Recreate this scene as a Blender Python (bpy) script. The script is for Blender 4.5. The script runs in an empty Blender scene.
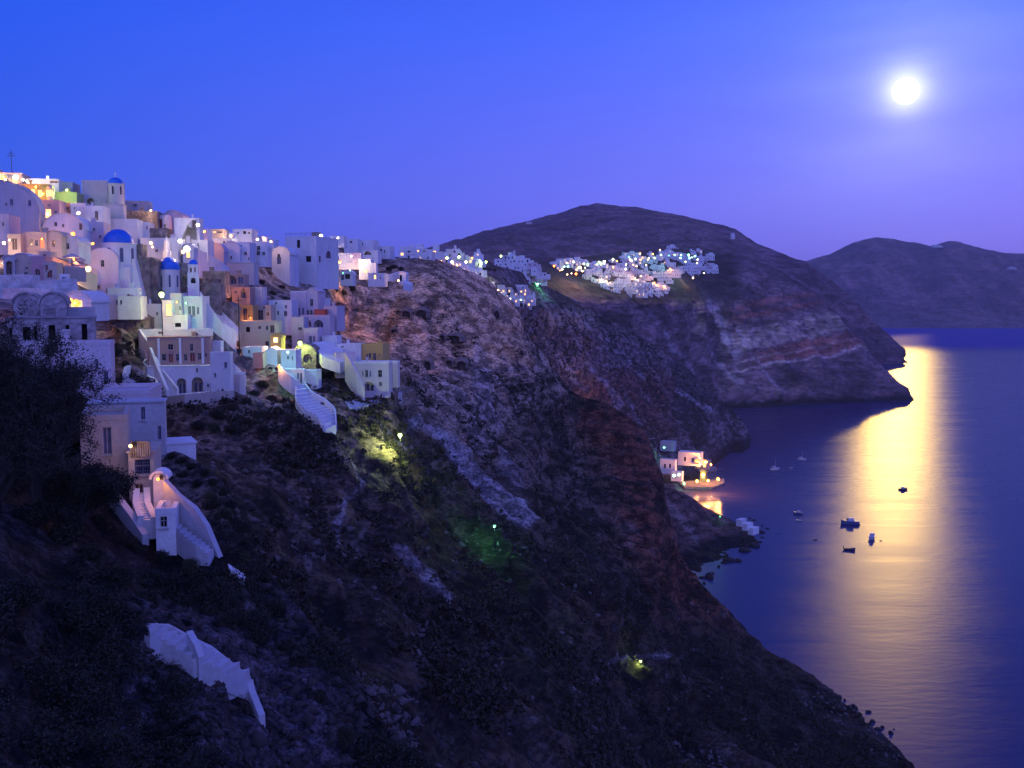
import bpy, bmesh, math, random
import numpy as np
from mathutils import Vector, Matrix
from mathutils.geometry import tessellate_polygon
random.seed(7); rng = np.random.default_rng(11)
sc = bpy.context.scene
C = sc.collection
PI = math.pi
# ------------------------------------------------------------------ camera
F = 1005.0; HZ = 298.0; H0 = 150.0
PITCH = math.atan((384 - HZ) / F)
cp, sp = math.cos(PITCH), math.sin(PITCH)
cam_d = bpy.data.cameras.new('camera'); cam = bpy.data.objects.new('camera', cam_d); C.objects.link(cam)
cam.location = (0, 0, H0); cam.rotation_euler = (PI / 2 - PITCH, 0, 0)
cam_d.sensor_width = 36; cam_d.lens = 36 * F / 1024
cam_d.clip_start = 0.5; cam_d.clip_end = 90000
sc.camera = cam

def ray(px, py):
    """direction with y component 1 for a point seen at px, py"""
    k = F * cp + (384 - py) * sp
    return ((px - 512) / k, 1.0, ((384 - py) * cp - F * sp) / k)

def P(px, py, D):
    r = ray(px, py)
    return Vector((r[0] * D, D, H0 + r[2] * D))

# ------------------------------------------------------------------ objects
def link(o, parent=None):
    C.objects.link(o)
    if parent is not None:
        o.parent = parent
    return o

def tag(o, label=None, cat=None, group=None, kind=None):
    if label: o['label'] = label
    if cat: o['category'] = cat
    if group: o['group'] = group
    if kind: o['kind'] = kind
    return o

def empty(name, loc, rz=0.0):
    o = bpy.data.objects.new(name, None); o.empty_display_size = 0.5
    C.objects.link(o); o.location = loc; o.rotation_euler = (0, 0, rz)
    return o

class MB:
    """collects geometry for ONE mesh object"""
    def __init__(s): s.v = []; s.f = []; s.m = []; s.sm = []; s.mi = 0; s.smooth = False
    def add(s, vs, fs):
        b = len(s.v); s.v += [tuple(v) for v in vs]
        for f in fs:
            s.f.append([b + i for i in f]); s.m.append(s.mi); s.sm.append(s.smooth)
    def box(s, x0, y0, z0, x1, y1, z1):
        s.add([(x0,y0,z0),(x1,y0,z0),(x1,y1,z0),(x0,y1,z0),(x0,y0,z1),(x1,y0,z1),(x1,y1,z1),(x0,y1,z1)],
              [(0,3,2,1),(4,5,6,7),(0,1,5,4),(1,2,6,5),(2,3,7,6),(3,0,4,7)])
    def hexa(s, a, b):  # two quads (bottom 4, top 4)
        s.add(list(a) + list(b), [(0,3,2,1),(4,5,6,7),(0,1,5,4),(1,2,6,5),(2,3,7,6),(3,0,4,7)])
    def tube(s, pts, rad, n=7, cap=True):
        pts = [Vector(p) for p in pts]
        if not hasattr(rad, '__len__'): rad = [rad] * len(pts)
        rings = []
        for i, p in enumerate(pts):
            d = (pts[min(i+1, len(pts)-1)] - pts[max(i-1, 0)])
            if d.length < 1e-6: d = Vector((0,0,1))
            d.normalize()
            a = d.cross(Vector((0.13,0.2,1)) if abs(d.z) < .95 else Vector((1,0,0))).normalized(); b = d.cross(a)
            rings.append([p + (a*math.cos(t) + b*math.sin(t)) * rad[i] for t in [2*PI*k/n for k in range(n)]])
        vs = [v for r in rings for v in r]; fs = []
        for i in range(len(pts)-1):
            for k in range(n):
                fs.append((i*n+k, i*n+(k+1)%n, (i+1)*n+(k+1)%n, (i+1)*n+k))
        if cap: fs.append(tuple(range(n))[::-1]); fs.append(tuple((len(pts)-1)*n+k for k in range(n)))
        s.add(vs, fs)
    def lathe(s, prof, n=24, cx=0, cy=0, a0=0, a1=2*PI, sx=1, sy=1):
        full = abs(a1 - a0 - 2*PI) < 1e-6
        m = n if full else n + 1
        vs = []; fs = []
        for (r, z) in prof:
            for k in range(m):
                t = a0 + (a1-a0)*k/n
                vs.append((cx + r*math.cos(t)*sx, cy + r*math.sin(t)*sy, z))
        for i in range(len(prof)-1):
            for k in range(n):
                k2 = (k+1) % m
                fs.append((i*m+k, i*m+k2, (i+1)*m+k2, (i+1)*m+k))
        s.add(vs, fs)
    def build(s, name, mat, parent=None, recalc=False, loc=None):
        me = bpy.data.meshes.new(name); me.from_pydata(s.v, [], s.f)
        mats = mat if isinstance(mat, (list, tuple)) else [mat]
        for m in mats: me.materials.append(m)
        if len(mats) > 1: me.polygons.foreach_set('material_index', s.m)
        if any(s.sm): me.polygons.foreach_set('use_smooth', s.sm)
        if recalc:
            bm = bmesh.new(); bm.from_mesh(me); bmesh.ops.recalc_face_normals(bm, faces=bm.faces); bm.to_mesh(me); bm.free()
        me.update()
        o = bpy.data.objects.new(name, me); link(o, parent)
        if loc is not None: o.location = loc
        return o

# ------------------------------------------------------------------ materials
def nodes(name):
    m = bpy.data.materials.new(name); m.use_nodes = True
    nt = m.node_tree; b = nt.nodes['Principled BSDF']
    return m, nt, b

def N(nt, t, **kw):
    n = nt.nodes.new(t)
    for k, v in kw.items():
        if k.startswith('i_'): n.inputs[k[2:].replace('_', ' ')].default_value = v
        else: setattr(n, k, v)
    return n

def ramp(nt, fac, stops):
    r = nt.nodes.new('ShaderNodeValToRGB'); nt.links.new(fac, r.inputs[0])
    e = r.color_ramp.elements
    while len(e) < len(stops): e.new(0.5)
    for x, (p, c) in zip(e, stops):
        x.position = p; x.color = (c[0], c[1], c[2], 1) if hasattr(c, '__len__') else (c, c, c, 1)
    return r

def plaster(name, col, stain=0.25, rough=0.85, scale=0.5, dirt=(0.30,0.26,0.22)):
    m, nt, b = nodes(name); L = nt.links.new
    tc = N(nt, 'ShaderNodeNewGeometry')
    n1 = N(nt, 'ShaderNodeTexNoise'); n1.inputs['Scale'].default_value = scale; n1.inputs['Detail'].default_value = 6; n1.inputs['Roughness'].default_value = .65
    mp = N(nt, 'ShaderNodeMapping'); mp.inputs['Scale'].default_value = (1, 1, .35); L(tc.outputs['Position'], mp.inputs[0]); L(mp.outputs[0], n1.inputs['Vector'])
    r = ramp(nt, n1.outputs['Fac'], [(.38, 0), (.72, 1)])
    mx = N(nt, 'ShaderNodeMix', data_type='RGBA'); mx.inputs[6].default_value = (*col, 1)
    mx.inputs[7].default_value = (*[c*(1-stain) + d*stain for c, d in zip(col, dirt)], 1); L(r.outputs[0], mx.inputs[0])
    n2 = N(nt, 'ShaderNodeTexNoise'); n2.inputs['Scale'].default_value = 3.5; n2.inputs['Detail'].default_value = 5; L(tc.outputs['Position'], n2.inputs['Vector'])
    mx2 = N(nt, 'ShaderNodeMix', data_type='RGBA', blend_type='MULTIPLY'); mx2.inputs[0].default_value = .35
    r2 = ramp(nt, n2.outputs['Fac'], [(.3, .65), (.7, 1)]); L(mx.outputs[2], mx2.inputs[6]); L(r2.outputs[0], mx2.inputs[7])
    L(mx2.outputs[2], b.inputs['Base Color']); b.inputs['Roughness'].default_value = rough
    bp = N(nt, 'ShaderNodeBump'); bp.inputs['Strength'].default_value = .5; bp.inputs['Distance'].default_value = .12
    L(n2.outputs['Fac'], bp.inputs['Height']); L(bp.outputs[0], b.inputs['Normal'])
    return m

def plain(name, col, rough=.6, metal=0, spec=None):
    m, nt, b = nodes(name); L = nt.links.new
    g = N(nt, 'ShaderNodeNewGeometry'); n = N(nt, 'ShaderNodeTexNoise'); n.inputs['Scale'].default_value = 2.2; n.inputs['Detail'].default_value = 4
    L(g.outputs['Position'], n.inputs['Vector'])
    r = ramp(nt, n.outputs['Fac'], [(.3, [c*.7 for c in col]), (.7, [min(1, c*1.15) for c in col])])
    L(r.outputs[0], b.inputs['Base Color']); b.inputs['Roughness'].default_value = rough; b.inputs['Metallic'].default_value = metal
    return m

def emit(name, col, st):
    m, nt, b = nodes(name)
    b.inputs['Base Color'].default_value = (*[c*.5 for c in col], 1)
    b.inputs['Emission Color'].default_value = (*col, 1); b.inputs['Emission Strength'].default_value = st
    return m

def masonry(name, c1, c2, vs=1.8, ms=.5, bd=.3):
    m, nt, b = nodes(name); L = nt.links.new
    g = N(nt, 'ShaderNodeNewGeometry')
    v = N(nt, 'ShaderNodeTexVoronoi'); v.inputs['Scale'].default_value = vs; L(g.outputs['Position'], v.inputs['Vector'])
    n = N(nt, 'ShaderNodeTexNoise'); n.inputs['Scale'].default_value = .6; n.inputs['Detail'].default_value = 8; L(g.outputs['Position'], n.inputs['Vector'])
    r = ramp(nt, n.outputs['Fac'], [(.35, c1), (.65, c2)])
    mx = N(nt, 'ShaderNodeMix', data_type='RGBA', blend_type='MULTIPLY'); mx.inputs[0].default_value = ms
    r2 = ramp(nt, v.outputs['Color'], [(0, .45), (1, 1.0)]); L(r.outputs[0], mx.inputs[6]); L(r2.outputs[0], mx.inputs[7])
    L(mx.outputs[2], b.inputs['Base Color']); b.inputs['Roughness'].default_value = .95
    bp = N(nt, 'ShaderNodeBump'); bp.inputs['Strength'].default_value = .8; bp.inputs['Distance'].default_value = bd
    L(v.outputs['Distance'], bp.inputs['Height']); L(bp.outputs[0], b.inputs['Normal'])
    return m

def leafmat(name, c1, c2):
    m, nt, b = nodes(name); L = nt.links.new
    g = N(nt, 'ShaderNodeNewGeometry'); n = N(nt, 'ShaderNodeTexNoise'); n.inputs['Scale'].default_value = .9; n.inputs['Detail'].default_value = 5
    L(g.outputs['Position'], n.inputs['Vector'])
    r = ramp(nt, n.outputs['Fac'], [(.35, c1), (.65, c2)]); L(r.outputs[0], b.inputs['Base Color'])
    b.inputs['Roughness'].default_value = .8
    return m

M = dict(
    white=plaster('whitewash', (.80,.80,.82), .3), lilac=plaster('grey_whitewash', (.52,.52,.57), .4),
    cream=plaster('cream_plaster', (.56,.47,.40), .3), pink=plaster('pink_plaster', (.64,.55,.60), .25),
    ochre=plaster('ochre_plaster', (.62,.42,.12), .15), brown=plaster('brown_plaster', (.46,.29,.24), .25),
    redw=plaster('red_plaster', (.55,.10,.05), .15), green=plaster('lime_lit_plaster', (.50,.62,.25), .2),  # lime plaster has the green lamp light put into its wall colour
    rose=plaster('rose_plaster', (.55,.32,.36), .25),
    stone=masonry('stone_masonry', (.16,.13,.12), (.38,.32,.28)), darkstone=masonry('weathered_masonry', (.26,.23,.24), (.48,.43,.45)),
    whitestone=masonry('whitewashed_masonry', (.46,.44,.46), (.74,.74,.77), 3.2, .3, .12),
    blue=plain('blue_dome_paint', (.015,.14,.70), .35), glass=plain('dark_window_glass', (.012,.012,.02), .15),
    shut=plain('blue_shutter_paint', (.07,.09,.2), .5), wood=plain('dark_door_paint', (.09,.045,.04), .5), red=plain('red_door_paint', (.25,.03,.02), .5),
    frame=plain('window_frame_paint', (.45,.43,.45), .5), dark=plain('dark_opening', (.015,.013,.014), .95),
    metal=plain('dark_metal', (.03,.03,.035), .4, .6), woodpole=plain('pole_timber', (.05,.035,.03), .8),
    cloth=plain('canvas_cloth', (.55,.48,.45), .8), bark=plain('bark', (.035,.028,.022), .9),
    leaf=leafmat('dark_foliage', (.010,.010,.006), (.034,.030,.016)), leaf2=leafmat('brown_foliage', (.014,.011,.007), (.050,.037,.020)),
    leaf3=leafmat('green_foliage', (.030,.034,.014), (.07,.075,.03)),
    boatw=plain('boat_white_paint', (.6,.6,.62), .35), boatd=plain('boat_dark_paint', (.04,.04,.06), .35), boatb=plain('boat_blue_paint', (.10,.14,.3), .35),
    quay=masonry('quay_concrete', (.22,.2,.18), (.36,.33,.3)),
)
EM = dict(
    warm=emit('warm_lamp_glow', (1,.62,.28), 3.2), orange=emit('orange_lamp_glow', (1,.38,.07), 2.4), white=emit('white_lamp_glow', (1,.9,.7), 3.6),
    green=emit('green_lamp_glow', (.25,1,.45), 2.2), lime=emit('lime_lamp_glow', (.75,1,.32), 2.6), cyan=emit('cool_lamp_glow', (.45,1,.8), 2.6),
    fire=emit('fire_glow', (1,.30,.04), 2.6), litwin=emit('lit_window_glow', (1,.55,.2), 2.2), litred=emit('red_lit_door_glow', (1,.22,.07), 1.4),
)
LC = dict(warm=(1,.58,.25), orange=(1,.36,.07), white=(1,.82,.6), green=(.15,1,.4), lime=(.7,1,.25), cyan=(.35,1,.75), fire=(1,.3,.05))

# ------------------------------------------------------------------ noise
_perm = rng.permutation(512); _perm = np.concatenate([_perm, _perm, _perm])
_g = rng.normal(size=(512, 3)); _g /= np.linalg.norm(_g, axis=1)[:, None]
def pn(x, y, z):
    xi = np.floor(x).astype(int); yi = np.floor(y).astype(int); zi = np.floor(z).astype(int)
    xf, yf, zf = x-xi, y-yi, z-zi
    u, v, w = [t*t*t*(t*(t*6-15)+10) for t in (xf, yf, zf)]
    out = 0
    for dx in (0, 1):
        for dy in (0, 1):
            for dz in (0, 1):
                h = _perm[_perm[_perm[(xi+dx) & 511] + ((yi+dy) & 511)] % 512 + ((zi+dz) & 511)] % 512
                g = _g[h]
                d = g[..., 0]*(xf-dx) + g[..., 1]*(yf-dy) + g[..., 2]*(zf-dz)
                out = out + d * (u if dx else 1-u) * (v if dy else 1-v) * (w if dz else 1-w)
    return out * 1.5
def fbm(x, y, z, o=4, g=.5):
    s = 0; a = 1; t = 0
    for i in range(o):
        s = s + a*pn(x*2**i + 17.3*i, y*2**i + 5.1*i, z*2**i + 9.7*i); t += a; a *= g
    return s / t
def ridged(x, y, z, o=4, g=.55):
    s = 0; a = 1; t = 0
    for i in range(o):
        s = s + a*(1 - 2*np.abs(pn(x*2**i + 7.3*i, y*2**i + 3.1*i, z*2**i + 1.7*i))); t += a; a *= g
    return s / t
def sstep(a, b, x):
    t = np.clip((x-a)/(b-a), 0, 1); return t*t*(3-2*t)
# ------------------------------------------------------------------ terrain sheets
def smooth1(a, k, axis):
    if k < 1: return a
    w = np.hanning(2*k+3)[1:-1]; w /= w.sum()
    pad = [(0, 0)]*a.ndim; pad[axis] = (k, k)
    b = np.pad(a, pad, mode='reflect', reflect_type='odd')
    return np.apply_along_axis(lambda r: np.convolve(r, w, 'valid'), axis, b)

class Sheet:
    def __init__(s, sil, cols, px0, px1, step, rows, ybot, ks=6):
        s.xs = np.arange(px0, px1 + step*.5, step)
        sx = [a for a, b in sil]; sy = [b for a, b in sil]
        s.top = np.interp(s.xs, sx, sy)
        s.rows = rows; s.ybot = ybot; s.step = step
        s.sv = np.linspace(0, 1, rows)
        cx = [c[0] for c in cols]; tab = []
        for px, lst in cols:
            t = np.interp(px, sx, sy)
            yy = t + s.sv*(ybot - t)
            tab.append(np.interp(yy, [q[0] for q in lst], [q[1] for q in lst]))
        tab = np.array(tab)
        D = np.array([np.interp(s.xs, cx, tab[:, r]) for r in range(rows)])
        D = smooth1(D, max(3, rows//40), 0); D = smooth1(D, ks, 1)
        s.D = D
        s.py = s.top[None, :] + s.sv[:, None]*(ybot - s.top)[None, :]
        s.px = np.repeat(s.xs[None, :], rows, 0)
    def world(s):
        k = F*cp + (384 - s.py)*sp
        X = (s.px-512)/k*s.D; Z = H0 + ((384-s.py)*cp - F*sp)/k*s.D
        return X, s.D.copy(), Z
    def at(s, px, py):
        """distance of the first surface met at px, py"""
        if not hasattr(s, 'P3'): return 0
        if not hasattr(s, 'spx'):
            q = s.P3; dz = q[..., 2] - H0; fz = q[..., 1]*cp - dz*sp
            s.spx = 512 + F*q[..., 0]/fz; s.spy = 384 - F*(q[..., 1]*sp + dz*cp)/fz
        c = int((px - s.xs[0])/s.step); a, b = max(0, c-40), min(len(s.xs), c+41)
        if b - a < 2: a, b = (0, 40) if c < 0 else (len(s.xs)-40, len(s.xs))
        X, Y, D = s.spx[:, a:b], s.spy[:, a:b], s.P3[:, a:b, 1]
        for tol in (1.0, 2.0, 4.0, 10.0):
            m = (np.abs(X-px) < tol) & (np.abs(Y-py) < tol)
            if m.any(): return float(D[m].min()*.3 + np.median(D[m])*.7) if tol < 3 else float(D[m].min())
        k = np.argmin(np.abs(X-px) + np.abs(Y-py)); return float(D.reshape(-1)[k])

def rgb(*c): return np.array(c, float)
def mixc(a, b, t): return a*(1-t[..., None]) + b*t[..., None]

def segmask(px, py, pts, w0, w1=None):
    """soft mask round a polyline given where it is seen; widths in the same units"""
    w1 = w0 if w1 is None else w1
    best = np.zeros_like(px)
    n = len(pts)-1
    for i in range(n):
        (ax, ay), (bx, by) = pts[i], pts[i+1]
        L2 = (bx-ax)**2 + (by-ay)**2
        t = np.clip(((px-ax)*(bx-ax) + (py-ay)*(by-ay))/L2, 0, 1)
        d = np.hypot(px-ax-t*(bx-ax), py-ay-t*(by-ay))
        w = w0 + (w1-w0)*(i+t)/n
        best = np.maximum(best, 1 - sstep(.55, 1.25, d/w))
    return best

def make_sheet(name, S, disp, color, back, mat, kmin=-4.0):
    X, Y, Z = S.world()
    # normals
    P3 = np.stack([X, Y, Z], -1)
    du = np.gradient(P3, axis=1); dv = np.gradient(P3, axis=0)
    n = np.cross(dv, du); n /= np.linalg.norm(n, axis=-1)[..., None] + 1e-9
    flip = np.sign(-(n[..., 1]) + .6*n[..., 2]); n *= np.where(flip == 0, 1, flip)[..., None]
    d = disp(S, X, Y, Z)
    P3 = P3 + n*d[..., None]
    S.Df = P3[..., 1]
    S.P3 = P3
    col = color(S, X, Y, Z, d)
    # rows behind the crest
    bd, bz = back
    top = P3[0]; dirv = np.stack([top[:, 0], top[:, 1]], -1); dirv /= np.linalg.norm(dirv, axis=1)[:, None]
    ex = []
    for k, dist in enumerate(bd):
        q = top.copy(); jit = .25*fbm(top[:, 0]*.05, top[:, 1]*.05 + k, np.zeros(len(top)), 2)*dist
        q[:, :2] += dirv*(dist)
        q[:, 2] = top[:, 2] - dist*np.interp(S.xs, bz[0], bz[1]) + jit*.5*(dist < 60)
        ex.append(q)
    allP = np.concatenate([np.array(ex)[::-1], P3], 0) if ex else P3
    allC = np.concatenate([np.repeat(col[:1], len(ex), 0), col], 0)
    allP[..., 2] = np.maximum(allP[..., 2], kmin - .3*np.abs(np.sin(allP[..., 0])))
    R, K = allP.shape[:2]
    idx = np.arange(R*K).reshape(R, K)
    f = np.stack([idx[:-1, :-1], idx[1:, :-1], idx[1:, 1:], idx[:-1, 1:]], -1).reshape(-1, 4)
    under = (allP[..., 2].reshape(-1)[f] <= kmin + .01).all(1)
    f = f[~under]
    me = bpy.data.meshes.new(name)
    me.vertices.add(R*K); me.vertices.foreach_set('co', allP.reshape(-1).astype('f4'))
    me.loops.add(len(f)*4); me.loops.foreach_set('vertex_index', f.reshape(-1).astype('i4'))
    me.polygons.add(len(f)); me.polygons.foreach_set('loop_start', (np.arange(len(f))*4).astype('i4'))
    me.polygons.foreach_set('loop_total', np.full(len(f), 4, 'i4'))
    me.polygons.foreach_set('use_smooth', np.ones(len(f), bool))
    me.update(calc_edges=True)
    at = me.color_attributes.new('rock_colour', 'FLOAT_COLOR', 'POINT')
    c4 = np.ones((R*K, 4), 'f4'); c4[:, :3] = allC.reshape(-1, 3); at.data.foreach_set('color', c4.reshape(-1))
    me.materials.append(mat)
    o = bpy.data.objects.new(name, me); link(o); tag(o, kind='structure')
    return o

def terrain_mat(name, s1, s2, contrast, bump, bdist, bed=1.0):
    m, nt, b = nodes(name); L = nt.links.new
    a = N(nt, 'ShaderNodeAttribute', attribute_name='rock_colour')
    g = N(nt, 'ShaderNodeNewGeometry')
    n1 = N(nt, 'ShaderNodeTexNoise'); n1.inputs['Scale'].default_value = s1; n1.inputs['Detail'].default_value = 4.5; n1.inputs['Roughness'].default_value = .62
    n2 = N(nt, 'ShaderNodeTexNoise'); n2.inputs['Scale'].default_value = s2; n2.inputs['Detail'].default_value = 2; n2.inputs['Roughness'].default_value = .6
    mpz = N(nt, 'ShaderNodeMapping'); mpz.inputs['Scale'].default_value = (1, 1, bed); mpz.inputs['Rotation'].default_value = (.12, -.10, 0); L(g.outputs['Position'], mpz.inputs[0])
    L(mpz.outputs[0], n1.inputs['Vector']); L(mpz.outputs[0], n2.inputs['Vector'])
    lo = 1 - contrast
    r1 = ramp(nt, n1.outputs['Fac'], [(.43, lo), (.58, 1.0 + contrast)])
    mx = N(nt, 'ShaderNodeMix', data_type='RGBA', blend_type='MULTIPLY'); mx.inputs[0].default_value = 1; L(a.outputs['Color'], mx.inputs[6]); L(r1.outputs[0], mx.inputs[7])
    r2 = ramp(nt, n2.outputs['Fac'], [(.42, lo), (.58, 1.0 + contrast*.6)])
    m2 = N(nt, 'ShaderNodeMix', data_type='RGBA', blend_type='MULTIPLY'); m2.inputs[0].default_value = .85; L(mx.outputs[2], m2.inputs[6]); L(r2.outputs[0], m2.inputs[7])
    L(m2.outputs[2], b.inputs['Base Color']); b.inputs['Roughness'].default_value = .95; b.inputs['Specular IOR Level'].default_value = .15
    bp = N(nt, 'ShaderNodeBump'); bp.inputs['Strength'].default_value = bump; bp.inputs['Distance'].default_value = bdist
    L(n1.outputs['Fac'], bp.inputs['Height'])
    bp2 = N(nt, 'ShaderNodeBump'); bp2.inputs['Strength'].default_value = bump; bp2.inputs['Distance'].default_value = bdist*.35
    L(n2.outputs['Fac'], bp2.inputs['Height']); L(bp.outputs[0], bp2.inputs['Normal']); L(bp2.outputs[0], b.inputs['Normal'])
    return m

def townA(S):
    t = 1 - sstep(.0, 26, S.py - np.interp(S.px, [-200,0,60,110,150,200,240,300,345,370,400,440], [420,330,330,330,410,410,360,372,395,396,300,262]))
    return t*(1 - sstep(395, 430, S.px))

silA = [(-200,150),(-60,168),(0,182),(60,196),(85,206),(125,208),(150,214),(175,226),(210,240),(260,244),(300,250),(340,248),(370,252),(400,258),(440,262),(462,272),(486,284),(505,300),(515,312),(522,335),(540,356),(562,386),(585,398),(605,402),(625,416),(645,440),(656,470),(662,500),(668,528),(680,560),(700,588),(740,628),(770,656),(800,674),(830,697),(850,719),(878,746),(891,774),(960,825)]
colsA = [(-200,[(150,230),(300,195),(480,150),(800,70)]),
 (0,[(178,240),(214,216),(236,204),(256,186),(280,166),(300,150),(322,125),(345,98),(400,86),(520,76),(800,62)]),
 (60,[(184,238),(214,220),(236,206),(262,180),(300,152),(325,138),(350,130),(400,116),(520,100),(800,70)]),
 (100,[(190,262),(226,238),(262,215),(300,206),(330,201),(370,190),(420,165),(520,125),(640,95),(800,72)]),
 (150,[(214,262),(240,240),(262,228),(300,214),(330,208),(370,200),(400,190),(450,168),(540,126),(640,97),(800,73)]),
 (200,[(228,290),(245,264),(262,242),(310,218),(345,209),(400,195),(450,168),(540,128),(640,100),(800,75)]),
 (240,[(234,300),(262,264),(290,247),(322,238),(347,226),(380,212),(410,200),(450,178),(540,138),(640,108),(800,80)]),
 (300,[(240,370),(262,332),(284,318),(296,275),(330,255),(370,224),(430,198),(500,170),(600,138),(700,112),(800,92)]),
 (320,[(246,392),(262,350),(284,320),(300,288),(335,262),(360,236),(392,222),(430,200),(500,174),(600,142),(700,115),(800,94)]),
 (345,[(248,418),(275,402),(300,390),(338,374),(350,290),(364,242),(392,227),(405,221),(450,203),(520,178),(600,148),(700,120),(800,98)]),
 (380,[(252,432),(300,402),(346,384),(362,300),(378,242),(392,232),(405,226),(450,212),(520,186),(600,155),(700,126),(800,104)]),
 (415,[(258,448),(280,418),(345,398),(374,388),(396,350),(425,290),(450,262),(520,220),(600,175),(700,136),(800,112)]),
 (470,[(272,478),(292,440),(340,420),(378,408),(400,388),(450,340),(520,262),(600,205),(700,152),(800,124)]),
 (520,[(330,485),(350,470),(390,448),(400,442),(450,420),(500,350),(560,270),(620,215),(700,165),(800,132)]),
 (570,[(396,520),(440,500),(500,430),(560,320),(600,260),(665,205),(768,155),(800,146)]),
 (620,[(410,500),(460,475),(520,420),(580,345),(640,285),(700,235),(800,178)]),
 (650,[(448,490),(500,450),(565,384),(633,310),(700,258),(800,205)]),
 (700,[(590,440),(650,345),(700,285),(768,240),(820,215)]),
 (760,[(645,398),(700,318),(768,262),(820,235)]),
 (830,[(692,378),(730,332),(768,295),(820,262)]),
 (880,[(738,337),(768,308),(820,280)]),
 (960,[(812,292),(840,278)])]
SA = Sheet(silA, colsA, -200, 960, 1.2, 560, 830, 9)
SA.D = SA.D + 5.0*townA(SA)*sstep(140, 200, SA.D)

silN = [(-200,322),(-60,328),(0,368),(60,388),(100,404),(116,412),(150,440),(178,452),(200,462),(222,482),(238,508),(252,545),(272,580),(300,612),(330,650),(352,690),(380,722),(420,770),(520,860)]
colsN = [(-200,[(322,80),(450,50),(860,20)]),(0,[(338,85),(400,72),(480,52),(600,38),(860,24)]),(60,[(346,85),(400,74),(450,63),(510,55),(600,42),(860,26)]),
 (113,[(388,82),(450,68),(520,58),(600,46),(700,37),(860,28)]),(160,[(440,76),(500,64),(560,56),(640,46),(860,31)]),(200,[(462,70),(520,62),(580,54),(640,48),(720,40),(860,32)]),
 (238,[(508,64),(560,58),(640,50),(720,43),(860,34)]),(300,[(612,56),(680,50),(740,45),(860,38)]),(352,[(690,52),(760,47),(860,41)]),(420,[(770,48),(860,44)]),(520,[(860,46),(900,45)])]
SN = Sheet(silN, colsN, -200, 520, 1.1, 400, 870, 6)

silB = [(600,440),(640,472),(660,487),(675,489),(690,497),(700,505),(715,513),(735,523),(748,531),(756,540),(775,600)]
colsB = [(600,[(440,700),(600,520)]),(660,[(487,655),(540,598),(590,530),(640,470)]),(700,[(503,648),(540,600),(578,536),(640,470)]),(740,[(525,634),(553,592),(600,500),(640,460)]),(757,[(540,621),(560,585),(640,460)]),(775,[(600,500),(640,460)])]
SB = Sheet(silB, colsB, 600, 775, .8, 170, 640, 5)

sil0 = [(360,266),(400,262),(440,262),(480,262),(520,272),(545,288),(600,318),(650,345),(690,372),(705,390),(718,402),(730,412),(742,424),(749,434),(752,442),(770,500)]
cols0 = [(360,[(266,560),(300,540),(400,500),(560,420)]),(450,[(264,650),(290,605),(350,580),(450,540),(560,500)]),(500,[(266,720),(285,665),(303,640),(330,630),(400,600),(560,540)]),
 (545,[(288,820),(310,785),(340,765),(400,720),(500,650),(560,600)]),(600,[(318,950),(360,900),(400,855),(450,800),(560,650)]),(650,[(345,1010),(380,960),(420,905),(450,855),(480,812),(560,660)]),
 (700,[(383,1060),(410,1010),(440,935),(455,900),(472,860),(480,825),(560,640)]),(730,[(410,1100),(425,1060),(445,1005),(452,975),(500,800),(560,640)]),(749,[(434,1095),(442,1040),(470,900),(560,640)]),(770,[(500,800),(560,640)])]
S0 = Sheet(sil0, cols0, 360, 770, .9, 300, 560, 7)

sil1 = [(360,266),(440,260),(520,262),(550,262),(620,252),(690,248),(715,250),(735,254),(760,262),(780,272),(800,285),(820,301),(835,314),(848,330),(862,342),(872,358),(881,366),(895,381),(905,391),(914,399),(940,420)]
cols1 = [(360,[(266,1000),(400,800)]),(550,[(262,1200),(290,1060),(330,1020),(400,930),(460,860)]),(620,[(252,1400),(295,1170),(340,1140),(400,1095),(440,1040),(460,1000)]),
 (680,[(248,1520),(290,1350),(340,1310),(380,1280),(418,1230),(460,1080)]),(715,[(250,1620),(280,1510),(330,1445),(380,1402),(409,1358),(460,1150)]),
 (760,[(262,1650),(290,1580),(330,1505),(380,1432),(407,1383),(460,1200)]),(800,[(285,1650),(320,1570),(360,1495),(405,1409),(460,1250)]),
 (835,[(314,1610),(350,1535),(403,1436),(460,1250)]),(880,[(365,1540),(385,1495),(401,1463),(460,1280)]),(914,[(399,1495),(402,1460),(460,1280)]),(940,[(420,1350),(460,1280)])]
S1 = Sheet(sil1, cols1, 360, 940, .9, 260, 460, 7)

sil2 = [(340,274),(380,264),(420,252),(470,237),(500,228),(530,222),(560,213),(580,207),(597,204),(615,206),(640,209),(670,214),(700,221),(722,226),(735,229),(745,236),(757,244),(775,251),(790,257),(805,262),(822,274),(840,289),(852,298),(866,312),(876,325),(886,333),(897,346),(900,352),(901,357),(930,380)]
cols2 = [(340,[(274,1300),(300,1100),(400,900)]),(420,[(252,1750),(275,1400),(400,1000)]),(470,[(236,2300),(262,1700),(300,1300),(400,1000)]),(597,[(204,2900),(250,1950),(300,1500),(400,1200)]),(690,[(220,2750),(250,1950),(290,1700),(400,1400)]),
 (745,[(236,2600),(262,2250),(300,1900),(400,1600)]),(810,[(266,2470),(300,2330),(340,2200),(370,2050),(400,1900)]),(866,[(312,2420),(340,2390),(363,2330),(400,2000)]),(900,[(352,2380),(363,2330),(400,2000)]),(930,[(380,2200),(400,2000)])]
S2 = Sheet(sil2, cols2, 340, 930, 1.1, 200, 400, 7)

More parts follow.
